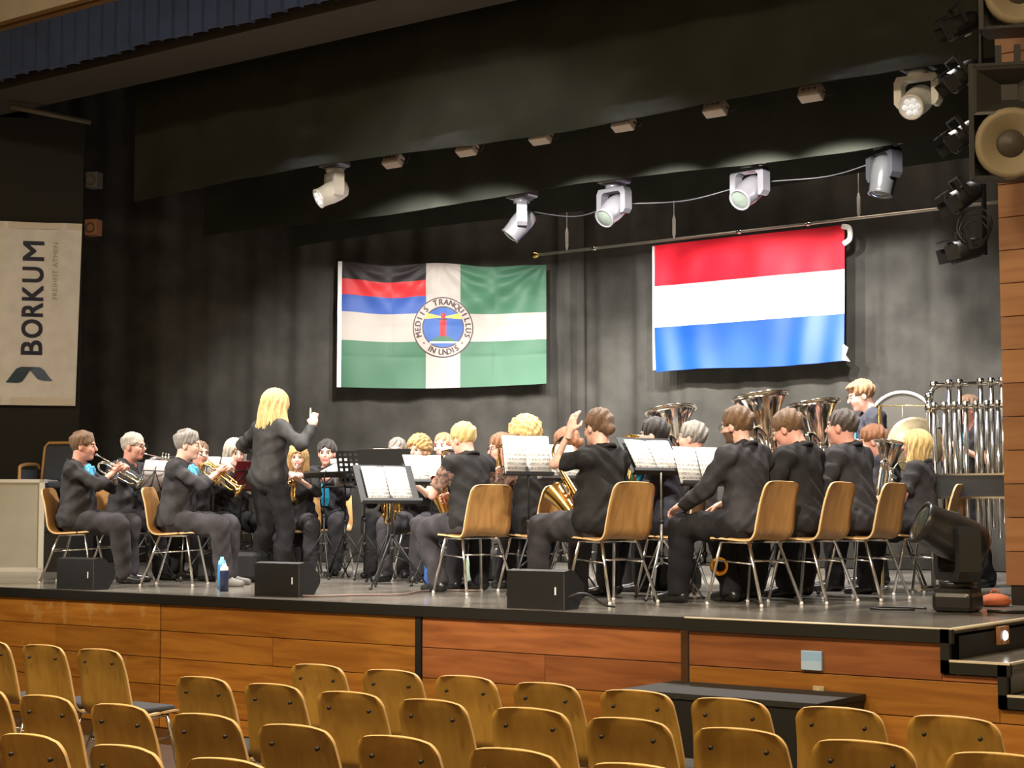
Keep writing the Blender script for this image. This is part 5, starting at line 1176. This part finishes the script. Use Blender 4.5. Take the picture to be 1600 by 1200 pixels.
stand_for(-9.80, 11.33, 110, h=0.90, tilt=24, label='plain dark music stand seen from behind, right of the perforated one', W=.50, Hh=.30, sheets=('music page behind the plain dark stand', 1))
stand_for(-9.12, 10.59, 345-8, h=0.70, tilt=30, label='black music stand with two bright pages, nearest the blonde saxophonist', sheets=('two bright white music pages before the blonde saxophonist', 2), W=.54, Hh=.36, pageh=.33, tube=BLK)
stand_for(-9.24, 11.25, 335, h=0.86, tilt=34, label='music stand with a slanted page in front of the curly blonde with bare arms', sheets=('slanted white music page beside the curly blonde', 2), W=.46, kind='wire')
stand_for(-7.45, 10.20, 338, h=0.90, tilt=10, label='thin black stand with a tall double music sheet left of the woman holding her head', sheets=('tall double music sheet left of the woman holding her head', 2), kind='wire', W=.42, tube=BLK)
stand_for(-7.49, 10.67, 340, h=0.87, tilt=24, label='music stand in front of the brown-haired player with a bun', sheets=('narrow music page in front of the brown-haired player with a bun', 2), kind='wire', W=.36)
stand_for(-6.45, 10.45, 340, h=0.90, tilt=36, label='silver-legged music stand between the woman holding her head and the bearded man', sheets=('double music sheet on the silver-legged stand', 2), W=.50, tube=SILST, Hh=.33)
stand_for(-6.25, 10.72, 335, h=0.82, tilt=22, label='music stand just left of the bearded man\'s face', sheets=('music sheet just left of the bearded man', 2), W=.40, kind='wire')
stand_for(-6.11, 11.58, 335, h=0.86, tilt=20, label='perforated black music stand among the tubas', kind='holes', W=.46, Hh=.32)
# ------------------------------------------------------------------ percussion
dr = thing('bass_drum', 'large upright drum with a chrome hoop behind the blonde woman', 'drum', (-6.24, 14.22, HS), math.radians(20))
Md = Matrix.Translation((0, 0, 1.39)) @ Matrix.Scale(.70, 4) @ Matrix.Rotation(math.pi/2, 4, 'X')
b = MB(); b.lathe([(.40, -.2), (.40, .2)], 40, 0, Md); b.build('shell', mat('dark_drum_shell', (.04, .035, .03), .3), dr)
for z in (-.2, .2): b = MB(); b.tube([Md @ Vector((.415*math.cos(a), .415*math.sin(a), z)) for a in np.linspace(0, 2*math.pi, 41)[:-1]], .017, 8, closed=True); b.build('hoop', mat('pale_hoop', (.62, .6, .54), .3, .3), dr)
b = MB(); b.lathe([(.40, .198), (0, .199)], 40, 0, Md); b.build('drumhead', mat('dark_head', (.07, .065, .055), .4), dr)
for sx in (1, -1): b = MB(); b.tube([(sx*.33, 0, 1.36), (sx*.33, 0, .3), (sx*.33, .3, .01)], .014, 8); b.tube([(sx*.33, 0, .4), (sx*.33, -.3, .01)], .014, 8); b.tube([(sx*.33, 0, 1.36), (sx*.27, 0, 1.36)], .012, 8); b.build('stand_leg', CHROME, dr)
gg = thing('gong', 'round pale gong in front of the large drum', 'gong', (-5.70, 13.22, HS), math.radians(36))
Mg = Matrix.Translation((0, 0, 1.17)) @ Matrix.Scale(.72, 4) @ Matrix.Rotation(math.pi/2, 4, 'X')
b = MB(); b.lathe([(0, .035), (.09, .03), (.12, .015), (.30, .01), (.33, 0), (.335, -.04), (.32, -.04), (.3, -.005), (0, .01)], 40, 0, Mg); b.build('disc', mat('brushed_bronze', (.46, .38, .24), .35, .7, noise=.2, nscale=20), gg)
b = MB(); b.tube([(-.29, 0, 0), (-.29, 0, 1.5), (.29, 0, 1.5), (.29, 0, 0)], .014, 8); b.build('frame', GOLD, gg)
for sx in (1, -1): b = MB(); b.tube([(sx*.29, -.22, .015), (sx*.29, .22, .015)], .014, 8); b.build('foot', CHROME, gg); b = MB(); b.tube([(sx*.1, 0, 1.5), (sx*.1, 0, 1.38)], .004, 5); b.build('cord', WHITEP, gg)
# tubular bells
tb = thing('tubular_bells', 'set of chrome tubular bells on a frame at the right edge of the stage', 'bells', (-4.76, 12.36, HS), math.radians(4))
for r_, (y, z, x0) in enumerate(((0, 1.42, -.40), (.12, 1.60, -.36))):
    b = MB(); b.tube([(-.44, y, z), (.80, y, z)], .02, 10); b.build('top_rail', CHROME, tb)
    for i in range(15 if r_ == 0 else 11):
        x = x0+(.082*i if r_ == 0 else .082*i+.04+(.082*((i+1)//3))); ln = 1.22-.036*i
        b = MB(); b.tube([(x, y-.005, z+.015-ln+.0), (x, y-.005, z-.015)], .0185, 12); b.lathe([(.0, z+.045), (.026, z+.04), (.03, z+.015), (.026, z-.012), (0, z-.014)], 12, 0, Matrix.Translation((x, y-.005, 0))); b.build('bell_tube', CHROME, tb)
b = MB()
for p, q in (((-.44, 0, 1.42), (-.46, .06, 1.5)), ((-.46, .06, 1.5), (-.44, .12, 1.6))): b.tube([p, q], .022, 8)
for p in ((-.44, 0, 1.42), (-.46, .06, 1.51), (-.44, .12, 1.6)): b.lathe([(0, -.035), (.03, -.03), (.036, 0), (.03, .03), (0, .035)], 12, 0, Matrix.Translation(p))
b.build('end_bracket', CHROME, tb)
for x in (-.45, .35, .82): b = MB(); b.tube([(x, .06, .06), (x, .06, 1.5)], .018, 8); b.build('upright', CHROME, tb)
b = MB(); b.box((-.46, -.05, .74), (.34, .16, .90)); b.box((.37, -.05, .74), (.82, .16, .90)); b.build('damper_box', mat('grey_damper_box', (.03, .032, .035), .4), tb)
b = MB(); b.box((-.47, -.055, .90), (.83, .165, .915)); b.box((-.47, -.055, .725), (.83, .165, .74)); b.build('box_edge', CHROME, tb)
for x in (-.45, .82): b = MB(); b.tube([(x, -.28, .05), (x, .36, .05)], .02, 8); b.build('foot', CHROME, tb)
# cymbal-like lowered rail of the set
# ------------------------------------------------------------------ things on the floor
def bottle(x, y, label, body, cap, h=.22, r=.035):
    t = thing('drink_bottle', label, 'bottle', (x, y, HS)); b = MB(); b.lathe([(0, 0), (r, 0), (r, h*.68), (r*.9, h*.76)], 14); b.lathe([(r*.9, h*.76), (0, h*.77)], 14); b.build('flask', body, t); b = MB(); b.lathe([(r*.92, h*.74), (r*.9, h*.86), (r*.45, h*.93), (r*.4, h), (0, h)], 12); b.build('cap', cap, t)
bottle(-9.87, 9.44, 'navy drinking bottle with a white cap beside the left player\'s foot', mat('navy_bottle', (.02, .03, .09), .3), WHITEP)
bottle(-10.17, 9.70, 'light blue drinking bottle behind the navy one', mat('sky_bottle', (.05, .28, .55), .3), mat('sky_cap', (.2, .5, .8), .4), .26)
bottle(-8.93, 10.85, 'blue and white drink carton under the blonde saxophonist\'s chair', mat('blue_bottle', (.05, .14, .5), .35), WHITEP, .30, .05)
bottle(-8.85, 11.3, 'pale green bottle behind the blonde saxophonist\'s chair', mat('pale_green_bottle', (.35, .5, .38), .3), WHITEP, .30, .045)
def bag(x, y, rz, label, m=None, sx=.34, sy=.2, sz=.28):
    t = thing('instrument_bag', label, 'bag', (x, y, HS), rz); b = MB(); b.box((-sx, -sy/2, 0), (sx, sy/2, sz), bev=.05); b.build('body', m or BLKP, t); b = MB(); b.tube(smooth_path([(-.08, 0, sz-.01), (-.06, 0, sz+.05), (.06, 0, sz+.05), (.08, 0, sz-.01)], 4), .01, 6); b.build('handle', BLK, t)
bag(-11.75, 11.55, .3, 'black instrument bag on the floor behind the left players'); bag(-11.2, 10.8, .2, 'black instrument bag under the white-haired player'); bag(-9.3, 12.3, 0, 'black instrument bag below the back row in the middle'); bag(-7.3, 11.7, .1, 'black instrument bag under the brown-haired player with a bun', sx=.4); bag(-10.4, 12.9, .4, 'black instrument bag at the foot of the back row')
# small golden horn hanging under the bearded man's chair
t = thing('spare_cornet', 'small brass horn lying under the bearded man\'s chair', 'horn', M=Matrix.Translation((-6.02, 10.62, HS+.25)) @ Matrix.Rotation(math.radians(200), 4, 'Z'))
b = MB(); b.tube([(0, y, 0) for y in (.0, .1, .2, .25, .28, .295)], [.008, .011, .02, .032, .05, .065], 16, cap=False); b.build('bell', GOLD, t); b = MB(); b.tube(arc((0, -.02, -.06), .065, 0, 2*math.pi, 16, (0, 1, 0), (0, 0, 1)), .009, 8); b.build('tubing', GOLD, t); b = MB(); b.tube([(0, 0, -.25), (0, 0, -.05)], .008, 6); b.tube([(-.12, 0, -.245), (.12, 0, -.245)], .008, 6); b.tube([(0, -.12, -.245), (0, .12, -.245)], .008, 6); b.build('floor_peg', CHROME, t)
t = thing('orange_bag', 'small orange cloth bundle on the floor beside the wooden column', 'bag', (-4.22, 11.05, HS)); b = MB(); b.lathe([(0, 0), (.09, .005), (.11, .03), (.08, .07), (.03, .085), (0, .086)], 12); b.build('body', mat('orange_cloth', (.6, .16, .06), .8, noise=.2), t); b = MB(); b.tube(arc((0, 0, .08), .03, 0, math.pi, 6, (1, 0, 0), (0, 0, 1)), .006, 5); b.build('knot', MATS['orange_cloth'], t)
bpy.context.view_layer.update()
